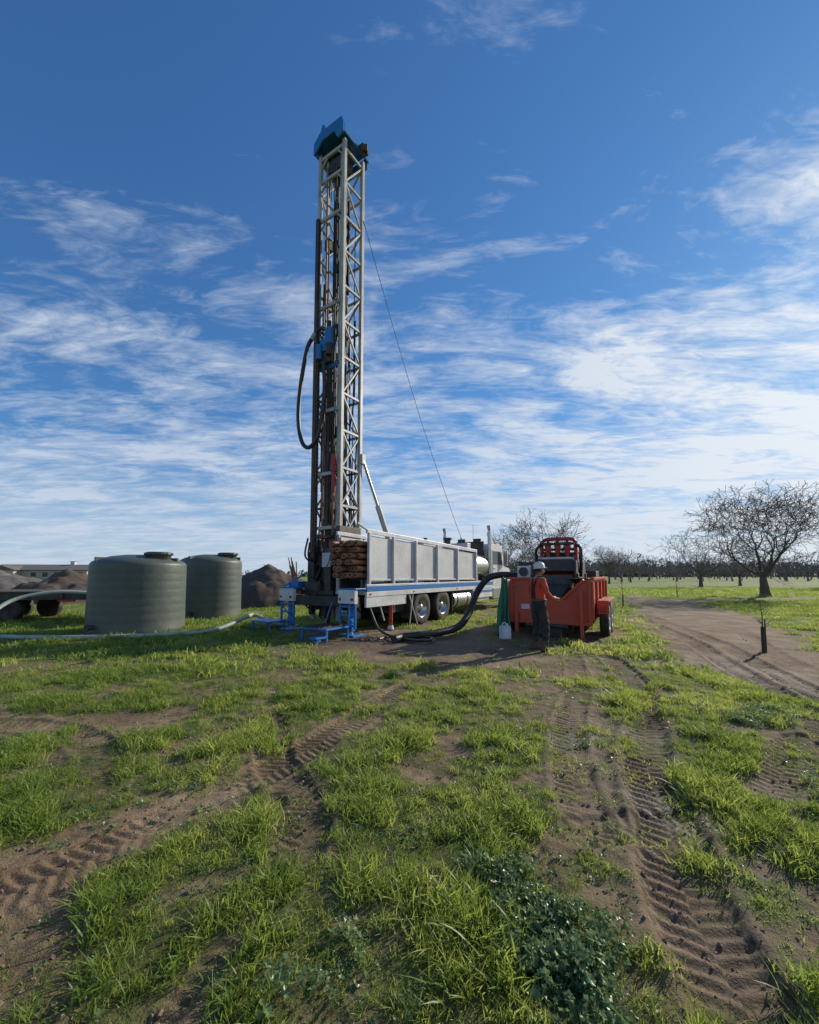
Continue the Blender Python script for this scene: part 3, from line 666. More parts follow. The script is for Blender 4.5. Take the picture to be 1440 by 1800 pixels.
for xx in(.06,-1.12):
    mb.cyl((xx,1.62,5.0),(xx+.05,2.3,3.7),.045,'alu',12); mb.cyl((xx+.05,2.3,3.7),(xx+.1,3.0,2.35),.085,'grey',14)
mb.box((.03,1.62,5.05),(.14,.16,.3),'cream')
mb.bb(-.02,.2,2.8,3.2,1.1,2.4,'cream'); mb.bb(-1.2,-1.0,2.8,3.2,1.1,2.4,'cream')
mb.obj('raising_cylinders',T,.004)
mb=MB(); P0=Vector((mx1+.06,my1,12.8)); P1=Vector((.1,8.3,3.15)); ps=[]
for i in range(13):
    t=i/12; p=P0.lerp(P1,t); p.z-=.5*math.sin(math.pi*t); ps.append(p)
mb.tube(ps,.010,'frame',5); mb.obj('guy_wire',T)
mb=MB()
for xx in(-.45,.45): mb.bb(xx-.05,xx+.05,.2,12.6,.72,1.0,'frame')
for i in range(10): mb.bb(-.4,.4,.6+i*1.2,.7+i*1.2,.76,.96,'frame')
mb.bb(-1.2,1.2,.0,.14,.72,.98,'frame'); mb.bb(-.9,.9,3.0,3.3,.45,.6,'steel'); mb.cyl((-.9,3.15,.52),(.9,3.15,.52),.08,'frame',10); mb.cyl((-.9,4.5,.52),(.9,4.5,.52),.08,'frame',10)
mb.bb(.5,.95,2.2,5.3,.62,.7,'frame'); mb.bb(-.95,-.5,2.2,5.3,.62,.7,'frame')
mb.bb(.5,1.05,1.6,2.4,.45,.98,'frame'); mb.bb(-1.1,-.5,1.6,2.4,.45,.98,'frame')
mb.obj('chassis',T,.006)
mb=MB()
mb.bb(-1.22,1.22,1.9,8.9,1.02,1.10,'grey')
for sx in(-1,1):
    mb.bb(sx*1.22,sx*1.28,.35,8.9,1.10,1.25,'blue'); mb.bb(sx*1.22,sx*1.275,.35,8.9,.97,1.097,'white'); mb.bb(sx*1.22,sx*1.276,.35,8.9,1.253,1.29,'white')
mb.bb(.2,1.22,.35,1.9,1.02,1.10,'grey'); mb.bb(1.2,1.262,.35,2.2,.70,.968,'white'); mb.bb(1.2,1.262,6.9,8.9,.62,.968,'white'); mb.bb(1.263,1.272,6.9,8.9,.82,.92,'blue')
for yy in(.5,2.6,5.5,7.2): mb.cyl((1.275,yy,1.04),(1.29,yy,1.04),.025,'redlight',10)
mb.obj('deck',T,.005)
mb=MB()
def zt(y): return 2.66-.028*y
mb.prism([(1.16,.5,1.42),(1.16,7.3,1.38),(1.16,7.3,zt(7.3)-.07),(1.16,.5,zt(.5)-.07)],(.03,0,0),'grey')
mb.prism([(.20,.5,1.42),(.20,7.3,1.38),(.20,7.3,zt(7.3)-.07),(.20,.5,zt(.5)-.07)],(.03,0,0),'grey')
for yy in(.45,1.55,2.75,4.1,5.6,7.25):
    mb.bb(1.19,1.27,yy,yy+.08,1.292,zt(yy)-.001,'white')
    mb.bb(.12,.2,yy,yy+.08,1.1,zt(yy)-.001,'cream')
mb.beam((1.215,.4,zt(.4)+.03),(1.215,7.4,zt(7.4)+.03),.06,.11,'white'); mb.beam((.17,.4,zt(.4)+.03),(.17,7.4,zt(7.4)+.03),.06,.1,'white')
mb.beam((1.21,.55,1.40),(1.21,7.3,1.36),.05,.05,'cream')
mb.bb(.2,1.2,7.3,7.35,1.2,2.4,'grey'); mb.bb(.23,1.16,.7,7.2,1.40,1.44,'steel')
mb.beam((1.23,.42,2.7),(1.23,.0,2.85),.05,.05,'cream')
mb.obj('pipe_rack',T,.006)
mb=MB()
for r in range(6):
    for c in range(6):
        xx=.31+.145*c+(.03 if r%2 else 0); zz=1.53+.165*r; y0=-.05+.3*rnd.random()
        if xx>1.1: continue
        mb.cyl((xx,y0,zz),(xx,6.6,zz),.066,'rust',14); mb.lathe([(.066,0),(.078,.01),(.078,.2),(.066,.24)],(xx,y0,zz),(0,1,0),'rust',14)
        mb.cyl((xx,y0-.002,zz),(xx,y0-.004,zz),.04,'frame',12)
mb.obj('drill_pipes',T)
mb=MB()
for sx in(-1,1):
    x0,x1=(-1.5,-.95) if sx<0 else (.72,1.27)
    mb.bb(x0,x1,-.12,.0,.82,1.16,'white'); mb.bb(x0-.02,x1+.02,-.10,.3,1.16,1.2,'blue')
    mb.bb(x0+.04,x0+.1,-.14,-.12,.9,.96,'redlight'); mb.bb(x1-.12,x1-.04,-.14,-.12,.9,.96,'redlight')
    xm=(x0+x1)/2
    mb.bb(xm-.07,xm+.07,.02,.16,.12,1.0,'blue'); mb.cyl((xm,.09,.04),(xm,.09,.5),.045,'alu',12); mb.bb(xm-.25,xm+.25,-.12,.3,.0,.05,'blue')
    for xx in(x0+.03,x1-.03): mb.bb(xx-.025,xx+.025,-.08,-.03,.2,.82,'blue')
    for zz in(.25,.5,.72): mb.bb(x0+.055,x1-.055,-.08,-.03,zz,zz+.05,'blue')
    mb.beam((x0+.03,-.05,.7),(x1-.03,-.05,.3),.03,.03,'blue')
mb.obj('rear_corner_frames',T,.006)
mb=MB()
mb.bb(.35,1.2,-1.0,-.2,.26,.30,'blue')
for i in range(8): mb.bb(.4+.1*i,.43+.1*i,-.98,-.22,.30,.32,'steel')
for xx in(.38,1.17):
    for yy in(-.97,-.25): mb.bb(xx-.025,xx+.025,yy-.025,yy+.025,0,.26,'blue')
mb.beam((.38,-.22,.3),(.5,-.1,.85),.03,.03,'blue'); mb.beam((1.17,-.22,.3),(1.1,-.1,.85),.03,.03,'blue'); mb.bb(.95,1.2,-1.3,-1.0,.1,.14,'blue'); mb.bb(1.0,1.04,-1.25,-1.0,0,.1,'blue')
mb.obj('operator_platform',T,.004)
mb=MB()
mb.bb(-2.1,-1.3,-.6,-.0,.24,.28,'blue'); 
for xx in(-2.05,-1.35):
    for yy in(-.55,-.05): mb.bb(xx-.02,xx+.02,yy-.02,yy+.02,0,.24,'blue')
mb.beam((-2.1,-.3,.05),(-2.6,-.4,.03),.05,.05,'palehose'); mb.bb(-1.5,-1.1,.2,.6,1.2,1.35,'blue'); mb.beam((-1.6,.1,1.2),(-1.2,.4,1.5),.05,.05,'blue')
mb.obj('helper_platform',T,.004)
mb=MB(); mb.cyl((1.2,1.5,.12),(1.2,1.5,.68),.06,'red',12); mb.cyl((1.2,1.5,.03),(1.2,1.5,.14),.1,'white',14,.07); mb.bb(1.05,1.32,1.38,1.62,.0,.035,'steel')
mb.cyl((1.2,.9,.95),(1.24,1.15,.3),.02,'grey',6); mb.cyl((1.3,2.5,.95),(1.4,2.15,.05),.018,'grey',6); mb.cyl((1.3,2.3,.95),(1.4,2.6,.05),.018,'grey',6)
mb.cyl((-1.17,1.5,.05),(-1.17,1.5,.95),.055,'red',12); mb.obj('side_jacks',T)
mb=MB()
for yy in(3.15,4.5):
    for sx in(-1,1):
        wheel(mb,(sx*1.1,yy,.52),(1,0,0),sign=sx); wheel(mb,(sx*.78,yy,.52),(1,0,0),deep=False,sign=sx)
for sx in(-1,1): wheel(mb,(sx*1.03,11.7,.52),(1,0,0),deep=False,sign=sx)
mb.obj('wheels',T)
mb=MB()
for sx in(-1,1):
    mb.cyl((sx*.95,5.35,.64),(sx*.95,6.75,.64),.31,'alu',28)
    for yy in(5.6,6.45): mb.lathe([(.315,-.03),(.325,-.03),(.325,.03),(.315,.03)],(sx*.95,yy,.64),(0,1,0),'steel',28)
    mb.bb(sx*.7,sx*1.19,6.9,8.7,.5,.95,'alu' if sx<0 else 'white'); mb.bb(sx*.75,sx*1.25,7.2,8.4,.35,.4,'steel')
    mb.bb(sx*.9,sx*1.25,2.45,2.48,.25,.95,'rubber'); mb.bb(sx*.9,sx*1.25,5.15,5.18,.25,.95,'rubber')
mb.obj('fuel_tanks',T,.004)
mb=MB()
mb.bb(-1.1,.05,5.2,8.7,1.1,2.72,'white'); mb.bb(-1.13,.08,5.15,8.75,2.72,2.78,'grey')
for i in range(9): mb.bb(.05,.07,5.5+i*.33,5.7+i*.33,1.5,2.4,'frame')
mb.cyl((.62,7.5,1.9),(.62,8.85,1.9),.52,'alu',36); mb.lathe([(.52,0),(.4,.1),(.0,.16)],(.62,8.85,1.9),(0,1,0),'alu',36); mb.lathe([(.52,0),(.4,-.1),(.0,-.16)],(.62,7.5,1.9),(0,1,0),'alu',36)
mb.bb(.1,1.15,7.6,7.7,1.1,1.5,'steel'); mb.bb(.1,1.15,8.5,8.6,1.1,1.5,'steel')
mb.cyl((-.2,7.6,2.78),(-.2,7.6,3.02),.13,'frame',14); mb.cyl((-.2,7.6,3.02),(-.2,7.6,3.1),.19,'frame',14); mb.cyl((-.7,6.6,2.78),(-.7,6.6,3.05),.08,'steel',10)
mb.bb(-.4,.9,8.88,8.95,2.3,3.0,'steel'); mb.bb(-.3,.05,8.78,8.87,2.95,3.12,'frame'); mb.bb(.45,.8,8.78,8.87,2.95,3.12,'frame')
mb.bb(-.5,1.0,7.0,7.3,2.55,2.8,'white'); mb.cyl((.1,8.3,2.4),(.1,8.3,3.15),.03,'frame',8)
mb.obj('deck_engine',T,.012)
mb=MB()
mb.prism([(-1.05,9.25,.95),(-1.05,9.25,2.78),(-1.05,9.5,2.92),(-1.05,10.45,2.92),(-1.05,10.75,2.78),(-1.05,11.0,2.08),(-1.05,11.0,.95)],(2.1,0,0),'white')
mb.prism([(-.72,11.0,.8),(-.72,11.0,2.05),(-.72,12.6,1.86),(-.72,12.8,1.65),(-.72,12.85,.8)],(1.44,0,0),'white')
for sx in(-1,1):
    a,b_=(.73,1.2) if sx>0 else (-1.2,-.73)
    prs=[(a,11.05,.9)]
    for i in range(9):
        t=math.pi*i/8; prs.append((a,11.7-.72*math.cos(t),.72+.60*math.sin(t)))
    prs+=[(a,12.42,.72),(a,12.3,.72)]
    for i in range(9):
        t=math.pi*(1-i/8); prs.append((a,11.7-.60*math.cos(t),.72+.50*math.sin(t)))
    mb.prism(prs[1:],(b_-a,0,0),'white')
    xo=sx*1.053
    mb.prism([(xo,9.6,2.0),(xo,9.6,2.6),(xo,10.5,2.6),(xo,10.78,2.05),(xo,10.78,2.0)],(sx*.006,0,0),'glass')
    mb.bb(xo,xo+sx*.01,9.52,9.535,1.05,2.65,'frame'); mb.bb(xo,xo+sx*.03,9.62,9.8,1.8,1.84,'alu')
    mb.bb(sx*1.1,sx*1.3,10.75,10.82,1.95,2.65,'alu' ); mb.beam((sx*1.05,10.8,2.6),(sx*1.3,10.78,2.6),.02,.02,'alu'); mb.beam((sx*1.05,10.8,2.0),(sx*1.3,10.78,2.0),.02,.02,'alu')
    mb.bb(sx*.8,sx*1.12,9.4,10.6,.45,.5,'steel'); mb.bb(sx*.8,sx*1.12,9.4,10.6,.5,.94,'alu')
mb.prism([(-.95,10.79,2.72),(-.95,11.005,2.12),(.95,11.005,2.12),(.95,10.79,2.72)],(0,.01,.01),'glass')
mb.bb(-.7,.7,9.238,9.248,2.0,2.6,'glass'); mb.bb(-1.15,1.15,12.85,13.05,.5,.8,'alu'); mb.bb(-.6,.6,12.85,12.9,.85,1.65,'alu')
mb.beam((-1.0,10.8,2.86),(1.0,10.8,2.86),.25,.05,'white')
for i in range(5): mb.bb(-.8+.38*i,-.7+.38*i,10.3,10.4,2.92,2.97,'orange')
mb.obj('cab',T,.02)
mb=MB()
for sx in(-1,1):
    mb.cyl((sx*1.1,9.05,1.0),(sx*1.1,9.05,3.35),.075,'alu',18); mb.cyl((sx*1.1,9.05,1.5),(sx*1.1,9.05,2.6),.1,'alu',18)
    mb.tube(crom([(sx*1.1,9.05,3.35),(sx*1.1,9.05,3.5),(sx*1.1,8.97,3.68)],5),.07,'alu',14)
mb.cyl((.0,9.8,2.92),(.0,9.8,3.9),.008,'frame',5)
mb.obj('exhaust_stacks',T)

# ---------------------------------------------------------------- hoses
mb=MB(); pts_=crom([(3.2,11.5,1.49),(2.9,11.5,1.53),(2.5,11.5,1.53),(2.15,11.4,1.42),(1.85,11.3,1.05),(1.6,11.05,.55),(1.25,10.6,.22),(.7,10.2,.12),(.2,9.95,.1),(-.15,9.75,.09),(-.35,9.4,.09)],10)
mb.tube(pts_,.085,'hose',14)
for i in range(0,len(pts_)-1,1):
    a=pts_[i]; b2=pts_[i+1]
    for t in(0,.5): 
        p=a.lerp(b2,t); d=(b2-a).normalized(); mb.lathe([(.085,-.012),(.092,0),(.085,.012)],p,d,'hose',14)
mb.obj('suction_hose')
mb=MB(); mb.tube(crom([(-1.0,10.4,.7),(-.7,10.0,.2),(-.1,9.6,.06),(.4,9.4,.06),(.5,9.8,.06),(.0,10.1,.06),(-.5,9.9,.06),(-.7,9.6,.06)],8),.03,'hose',8); mb.obj('hydraulic_hose')
pile('mud_heap',-.95,9.75,.75,.4,.16,'brownpile',14)

# ---------------------------------------------------------------- shale shaker trailer
S=empty('mud_shaker_trailer',(3.45,10.2,0),math.radians(-30)); S.scale=(.96,1,1)
mb=MB()
z0,z1=.42,1.42
mb.prism([(-1,0,z0),(1,0,z0),(1,0,z1),(.86,0,z1),(.35,0,.98),(-.36,0,.98),(-.42,0,z1),(-1,0,z1)],(0,.04,0),'orange')
mb.bb(-1,-.96,.04,3.8,z0,z1,'orange'); mb.bb(.96,1,.04,3.8,z0,z1,'orange'); mb.bb(-.96,.96,3.76,3.8,z0,z1,'orange'); mb.bb(-.96,.96,.04,3.76,z0,z0+.04,'orange')
mb.bb(-.96,.96,.9,.94,z0+.04,1.3,'orange')
for yy in(.0,.95,1.9,2.85,3.72):
    for sx in(-1,1): mb.bb(sx*1.0,sx*1.06,yy+.002,yy+.07,z0+.05,z1-.05,'orange')
for sx in(-1,1): mb.bb(sx*.98,sx*1.08,-.01,3.82,z1+.001,z1+.06,'orange')
mb.beam((-1.0,-.02,z1+.03),(-.42,-.02,z1+.03),.07,.06,'orange'); mb.beam((.84,-.02,z1+.0),(.34,-.02,.96),.07,.06,'orange')
mb.bb(-1.0,-.93,-.04,-.002,z0,z1,'orange'); mb.bb(.93,1.0,-.04,-.002,z0,z1,'orange'); mb.bb(-.42,-.36,-.03,-.002,z0,1.0,'orange'); mb.bb(-1.02,1.02,-.05,-.002,z0-.08,z0,'orange')
mb.bb(-.72,-.5,-.012,-.002,.68,.80,'white'); mb.bb(-.9,-.84,-.012,-.002,1.2,1.24,'redlight')
mb.obj('mud_tank',S,.008)
mb=MB()
mb.bb(-.9,-.8,0,4.2,.28,.34,'frame'); mb.bb(.8,.9,0,4.2,.28,.34,'frame'); mb.bb(-.5,.5,.3,.5,.1,.32,'frame'); mb.beam((-.85,4.2,.34),(0,5.4,.4),.1,.1,'frame'); mb.beam((.85,4.2,.34),(0,5.4,.4),.1,.1,'frame')
mb.bb(-.3,.3,-.03,.3,.05,.34,'frame'); mb.cyl((-.5,-.06,.3),(.45,-.06,.3),.05,'steel',12)
mb.bb(.74,.82,-.13,-.05,.05,1.15,'orange'); mb.bb(.7,.86,-.17,-.01,.0,.03,'orange'); mb.bb(-.86,-.78,-.13,-.05,.1,.6,'orange')
for sx in(-1,1):
    for yy in(.9,1.8):
        wheel(mb,(sx*1.22,yy,.40),(1,0,0),R=.40,W=.22,rim='grey',deep=False,sign=sx)
    mb.bb(sx*1.09,sx*1.36,.38,2.35,.88,.92,'orange'); mb.bb(sx*1.09,sx*1.36,.35,.38,.60,.92,'orange')
mb.bb(1.1,1.3,.3,.34,.66,.76,'redlight'); mb.obj('undercarriage',S,.005)
mb=MB()
R=Matrix.Rotation(math.radians(-12),3,'X')
mb.box((.05,1.5,1.62),(.95,1.7,.32),'steel',R); mb.box((.05,1.45,1.82),(.85,1.5,.06),'grey',R)
mb.box((.05,.55,1.35),(.9,.25,.35),'steel',R); mb.bb(-.49,-.43,.6,2.4,1.43,1.9,'steel'); mb.bb(.53,.59,.6,2.4,1.43,1.9,'steel')
mb.cyl((-.37,1.4,2.05),(.43,1.4,2.05),.11,'steel',16); mb.bb(-.27,.33,1.25,1.6,1.86,1.98,'frame')
for xx in(-.47,.58):
    for yy in(.7,2.2): mb.lathe([(.05,0),(.07,.03),(.05,.06),(.07,.09),(.05,.12),(.07,.15),(.05,.18)],(xx,yy,1.4),(0,0,1),'steel',12)
mb.bb(-.95,-.6,.5,1.3,1.45,1.78,'white'); mb.bb(-.93,-.63,.55,1.25,1.78,1.88,'steel'); mb.cyl((-.77,.45,1.62),(-.77,.5,1.62),.12,'frame',16)
mb.prism([(-.3,.06,1.0),(.3,.06,1.0),(.5,.5,1.35),(-.38,.5,1.35)],(0,0,.03),'steel')
mb.obj('shaker_screen',S,.008)
mb=MB(); gx0,gx1=-.42,.50
for xx in(gx0,gx1):
    mb.bb(xx-.05,xx+.05,1.2,1.3,1.4,2.45,'red'); mb.bb(xx-.05,xx+.05,2.1,2.2,1.4,2.2,'red')
    mb.beam((xx,1.25,2.2),(xx,2.15,2.15),.06,.06,'red')
mb.tube(crom([(gx0,1.25,2.4),(gx0+.05,1.25,2.48),(gx0+.17,1.25,2.52),(.04,1.25,2.52),(gx1-.17,1.25,2.52),(gx1-.05,1.25,2.48),(gx1,1.25,2.4)],5),.05,'red',12)
mb.bb(gx0+.05,gx1-.05,1.22,1.29,2.2,2.27,'frame')
for xx in(-.22,.04,.30):
    mb.cyl((xx,1.1,2.26),(xx,1.1,2.42),.09,'red',18); mb.cyl((xx,1.1,2.26),(xx,1.1,1.95),.09,'red',18,.035); mb.cyl((xx,1.1,1.95),(xx,1.1,1.87),.03,'frame',12); mb.cyl((xx,1.1,2.42),(xx,1.1,2.48),.035,'frame',12)
mb.cyl((gx0,1.0,2.37),(gx1,1.0,2.37),.035,'frame',12); mb.cyl((gx0,1.2,2.15),(gx1,1.2,2.10),.03,'steel',10)
mb.tube(crom([(gx1+.02,1.1,2.35),(gx1+.14,1.1,2.25),(gx1+.15,1.1,1.9),(gx1+.12,1.2,1.5)],6),.045,'hose',12); mb.tube(crom([(gx0,1.1,2.37),(gx0-.14,1.1,2.2),(gx0-.15,1.2,1.9)],6),.04,'hose',12)
mb.obj('desander_cones',S,.004)
mb=MB(); mb.bb(-.8,.2,2.9,3.6,1.45,1.75,'orange'); mb.bb(.3,.85,2.7,3.5,1.45,1.65,'frame'); mb.cyl((-.6,2.6,1.45),(-.6,2.6,1.7),.12,'steel',14)
mb.bb(.4,.9,.3,.7,1.43,1.46,'wood'); mb.obj('pump_unit',S,.01)
n=22; vs=[];fs=[]
for i in range(n):
    for j in range(n):
        u=i/(n-1); v=j/(n-1); w=.20+.2*v
        vs.append((2.42-.10*v+(u-.5)*w+.015*math.sin(v*9+u*6),10.5-.18*v+.05*math.sin(u*16+v*2.5)*(.3+v)+(u-.5)*.2,1.46-1.42*v+.03*math.sin(u*7)*(1-v)))
for i in range(n-1):
    for j in range(n-1): fs.append((i*n+j,(i+1)*n+j,(i+1)*n+j+1,i*n+j+1))
mb=MB(); mb.add(vs,fs,'tarp',True)
o=mb.obj('green_tarp',fix=False)
o.modifiers.new('s','SOLIDIFY').thickness=.006
mb=MB(); mb.bb(-.11,.11,-.1,.1,0,.3,'jug'); mb.prism([(-.1,-.09,.3),(.1,-.09,.3),(.1,.09,.3),(-.1,.09,.3)],(0,0,.0301),'jug'); mb.cyl((.05,0,.33),(.05,0,.38),.03,'jug',14); mb.tube(crom([(-.08,0,.32),(-.06,0,.39),(0,0,.4),(.03,0,.34)],4),.013,'jug',8)
o=mb.obj('plastic_jug',None,.025); o.location=(2.28,9.9,0); o.rotation_euler=(0,0,.3)

# ---------------------------------------------------------------- worker
W=empty('worker',(2.66,8.5,.0),math.radians(-72))
J=[((0,0,.95),.145,-1),((0,0,1.08),.138,0),((0,.0,1.27),.158,1),((0,-.01,1.42),.12,2),((0,.0,1.49),.062,3),((0,.02,1.56),.055,4),
   ((-.17,-.01,1.42),.075,3),((-.24,-.02,1.28),.062,6),((-.27,.02,1.13),.052,7),((-.22,.17,1.08),.045,8),((-.13,.31,1.08),.033,9),
   ((.17,-.01,1.42),.075,3),((.24,-.02,1.28),.062,11),((.27,.03,1.13),.052,12),((.21,.19,1.07),.045,13),((.11,.33,1.06),.033,14),
   ((-.095,0,.86),.11,0),((-.11,.01,.68),.095,16),((-.12,.03,.49),.078,17),((-.13,.0,.28),.072,18),((-.135,-.03,.11),.062,19),
   ((.095,0,.86),.11,0),((.11,.03,.68),.095,21),((.12,.07,.49),.078,22),((.13,.05,.28),.072,23),((.14,.03,.11),.062,24)]
me=bpy.data.meshes.new('body'); me.from_pydata([j[0] for j in J],[(j[2],i) for i,j in enumerate(J) if j[2]>=0],[])
ob=bpy.data.objects.new('body_tmp',me); COL.objects.link(ob)
sk=ob.modifiers.new('skin','SKIN'); sk.use_smooth_shade=True
for i,j in enumerate(J): me.skin_vertices[0].data[i].radius=(j[1]*1.0,j[1]*(.82 if i in(0,1,2,3) else 1))
me.skin_vertices[0].data[0].use_root=True
sb=ob.modifiers.new('sub','SUBSURF'); sb.levels=2; sb.render_levels=2
dg=bpy.context.evaluated_depsgraph_get(); me2=bpy.data.meshes.new_from_object(ob.evaluated_get(dg)); bpy.data.objects.remove(ob)
me2.name='body'; me2.materials.clear()
for k_ in('shirt','pants','skin'): me2.materials.append(M[k_])
for v in me2.vertices:
    c=v.co; f=.006*math.sin(c.z*48+c.x*30)+.004*math.sin(c.z*90+c.y*60)
    if c.z<1.45: v.co+=v.normal*f
for p in me2.polygons:
    c=p.center; p.use_smooth=True
    if c.z>1.475: p.material_index=2
    elif c.y>.245 : p.material_index=2
    elif c.z<1.02 and abs(c.x)<.21 : p.material_index=1
    elif abs(c.x)<.11 and c.z<1.30 and c.y>.02: p.material_index=1
    else: p.material_index=0
body=bpy.data.objects.new('body',me2); COL.objects.link(body); body.parent=W
mb=MB()
for sx in(-1,1):
    mb.tube(crom([(sx*.06,.135,1.28),(sx*.09,.10,1.42),(sx*.085,.0,1.51),(sx*.06,-.10,1.42),(sx*.02,-.135,1.25),(sx*.05,-.13,1.04)],5),.016,'pants',6)
mb.lathe([(.15,0),(.158,.01),(.158,.04),(.15,.05)],(0,0,1.0),(0,0,1),'boot',24)
mb.obj('braces',W)
mb=MB()
for x,y in((-.135,-.03),(.14,.03)):
    mb.tube([(x,y,.22),(x,y,.12),(x,y-.01,.06)],[.06,.062,.06],'boot',12)
    pr=[(-.09,.052),(-.05,.066),(.05,.055),(.13,.055),(.19,.045),(.215,.02)]
    vs=[];fs=[];n=12
    for yy,w in pr:
        hgt=.10 if yy<.0 else (.085 if yy<.1 else .06 if yy<.2 else .035)
        for i in range(n):
            a=2*math.pi*i/n; vs.append((x+w*math.cos(a)*.85,y+yy,max(0,.5*hgt+.5*hgt*math.sin(a)*1.05)))
    for q in range(len(pr)-1):
        for i in range(n): fs.append((q*n+i,q*n+(i+1)%n,(q+1)*n+(i+1)%n,(q+1)*n+i))
    fs.append(tuple(range(n))); fs.append(tuple(range(5*n,6*n))); mb.add(vs,fs,'boot',True)
    mb.bb(x-.045,x+.045,y-.09,y+.2,-.005,.015,'frame')
mb.obj('boots',W)
mb=MB(); n=20; vs=[];fs=[]; hc=Vector((0,.04,1.645))
for i in range(n+1):
    th=math.pi*i/n
    for j in range(24):
        a=2*math.pi*j/24; x=math.sin(th)*math.cos(a); y=math.sin(th)*math.sin(a); z=math.cos(th)
        X_=.075*x; Y_=.095*y; Z_=.118*z
        if z<-.2: X_*=1-.28*(-z-.2); Y_=Y_*(1-.15*(-z)) + (.012 if y>0 else .02*(-z))
        if y>.55:
            if abs(x)<.2 and -.42<z<.1: Y_+=.022*(1-abs(x)/.2)*(1-abs(z+.28)/.4 if z<.1 else 0)
            if -.05<z<.22 and .2<abs(x)<.6: Y_-=.007
            if abs(x)<.35 and -.62<z<-.45: Y_+=.005
        vs.append(hc+Vector((X_,Y_,Z_)))
for i in range(n):
    for j in range(24): fs.append((i*24+j,i*24+(j+1)%24,(i+1)*24+(j+1)%24,(i+1)*24+j))
mb.add(vs,fs,'skin',True)
for sx in(-1,1):
    mb.lathe([(.0,.012),(.014,.01),(.02,.004),(.018,-.006),(0,-.01)],(sx*.078,.03,1.64),(sx,-.25,0),'skin',12)
    mb.lathe([(0,-.008),(.008,-.004),(.011,0),(.008,.005),(0,.008)],(sx*.03,.128,1.655),(0,1,0),'hat',10); mb.lathe([(0,.0105),(.005,.0095)],(sx*.03,.128,1.655),(0,1,0),'hair',8)
    mb.beam((sx*.015,.133,1.675),(sx*.05,.122,1.677),.006,.008,'hair')
mb.beam((-.024,.131,1.583),(.024,.131,1.583),.006,.006,'redlight')
vs=[];fs=[]
for i in range(9):
    th=math.pi*(.25+.36*i/8)
    for j in range(13):
        a=math.pi*(1.0+j/12); vs.append(hc+Vector((.080*math.sin(th)*math.cos(a),.101*math.sin(th)*math.sin(a),.122*math.cos(th))))
for i in range(8):
    for j in range(12): fs.append((i*13+j,i*13+j+1,(i+1)*13+j+1,(i+1)*13+j))
mb.add(vs,fs,'hair',True)
mb.obj('head',W)
mb=MB(); mb.lathe([(.118,0),(.12,.008),(.112,.02),(.11,.05),(.095,.095),(.06,.125),(.02,.138),(0,.14)],(0,.035,1.675),(0,-.08,1),'hat',28)
mb.prism([(-.09,.11,1.69),(-.07,.19,1.68),(0,.215,1.677),(.07,.19,1.68),(.09,.11,1.69)],(0,0,.009),'hat')
mb.beam((0,-.06,1.76),(0,.13,1.77),.02,.03,'hat'); mb.obj('hard_hat',W)
def hand(wr,dirv,side,up):
    mb=MB(); wr=Vector(wr); d=Vector(dirv).normalized(); u=Vector(up).normalized(); s_=d.cross(u).normalized()
    vs=[];fs=[];n=10
    for t,w,h_ in((-.01,.026,.022),(.03,.038,.018),(.07,.043,.015),(.09,.041,.012)):
        for i in range(n):
            a=2*math.pi*i/n; vs.append(wr+d*t+s_*w*math.cos(a)+u*h_*math.sin(a))
    for q in range(3):
        for i in range(n): fs.append((q*n+i,q*n+(i+1)%n,(q+1)*n+(i+1)%n,(q+1)*n+i))
    fs.append(tuple(range(3*n,4*n))); mb.add(vs,fs,'skin',True)
    for k_,(o_,l) in enumerate(((-.031,.062),(-.011,.074),(.010,.07),(.030,.055))):
        b0=wr+d*.08+s_*o_; b1=b0+d*l*.45-u*l*.10; b2=b1+d*l*.2-u*l*.35; b3=b2-d*l*.08-u*l*.32
        mb.tube([b0,b1,b2,b3],[.0095,.009,.008,.006],'skin',8)
    t0=wr+d*.03+s_*side*.032; t1=t0+s_*side*.022+d*.03-u*.01; t2=t1+d*.028-u*.02-s_*side*.008
    mb.tube([t0,t1,t2],[.012,.0105,.008],'skin',8); return mb
hand((-.13,.31,1.08),(.45,.85,-.05),1,(0,0,1)).obj('left_hand',W)
hand((.11,.33,1.06),(-.4,.85,-.05),-1,(0,0,1)).obj('right_hand',W)

# ---------------------------------------------------------------- world
az=math.radians(54); el=math.radians(25)
w=bpy.data.worlds.new('World'); scene.world=w; w.use_nodes=True; nt=w.node_tree; N=nt.nodes; L=nt.links
bg=N['Background']; bg.inputs['Strength'].default_value=.11
sky=N.new('ShaderNodeTexSky'); sky.sky_type='NISHITA'; sky.sun_disc=False; sky.sun_elevation=el; sky.sun_rotation=az; sky.air_density=1.0; sky.dust_density=.2; sky.ozone_density=2.0
tc=N.new('ShaderNodeTexCoord'); sp=N.new('ShaderNodeSeparateXYZ'); L.new(tc.outputs['Generated'],sp.inputs[0])
Z=mth('MAXIMUM',sp.outputs['Z'],0.0); zc=mth('ADD',Z,.10)
U=mth('DIVIDE',sp.outputs['X'],zc); V=mth('DIVIDE',sp.outputs['Y'],zc)
cb=N.new('ShaderNodeCombineXYZ'); L.new(U,cb.inputs[0]); L.new(V,cb.inputs[1])
def cloudnoise(scale,rz,sx,sy,det,rough,dist,off):
    mp=N.new('ShaderNodeMapping'); mp.inputs['Rotation'].default_value=(0,0,rz); mp.inputs['Scale'].default_value=(sx,sy,1); mp.inputs['Location'].default_value=off; L.new(cb.outputs[0],mp.inputs['Vector'])
    n=N.new('ShaderNodeTexNoise'); n.inputs['Scale'].default_value=scale; n.inputs['Detail'].default_value=det; n.inputs['Roughness'].default_value=rough; n.inputs['Distortion'].default_value=dist
    L.new(mp.outputs[0],n.inputs['Vector']); return n.outputs['Fac']
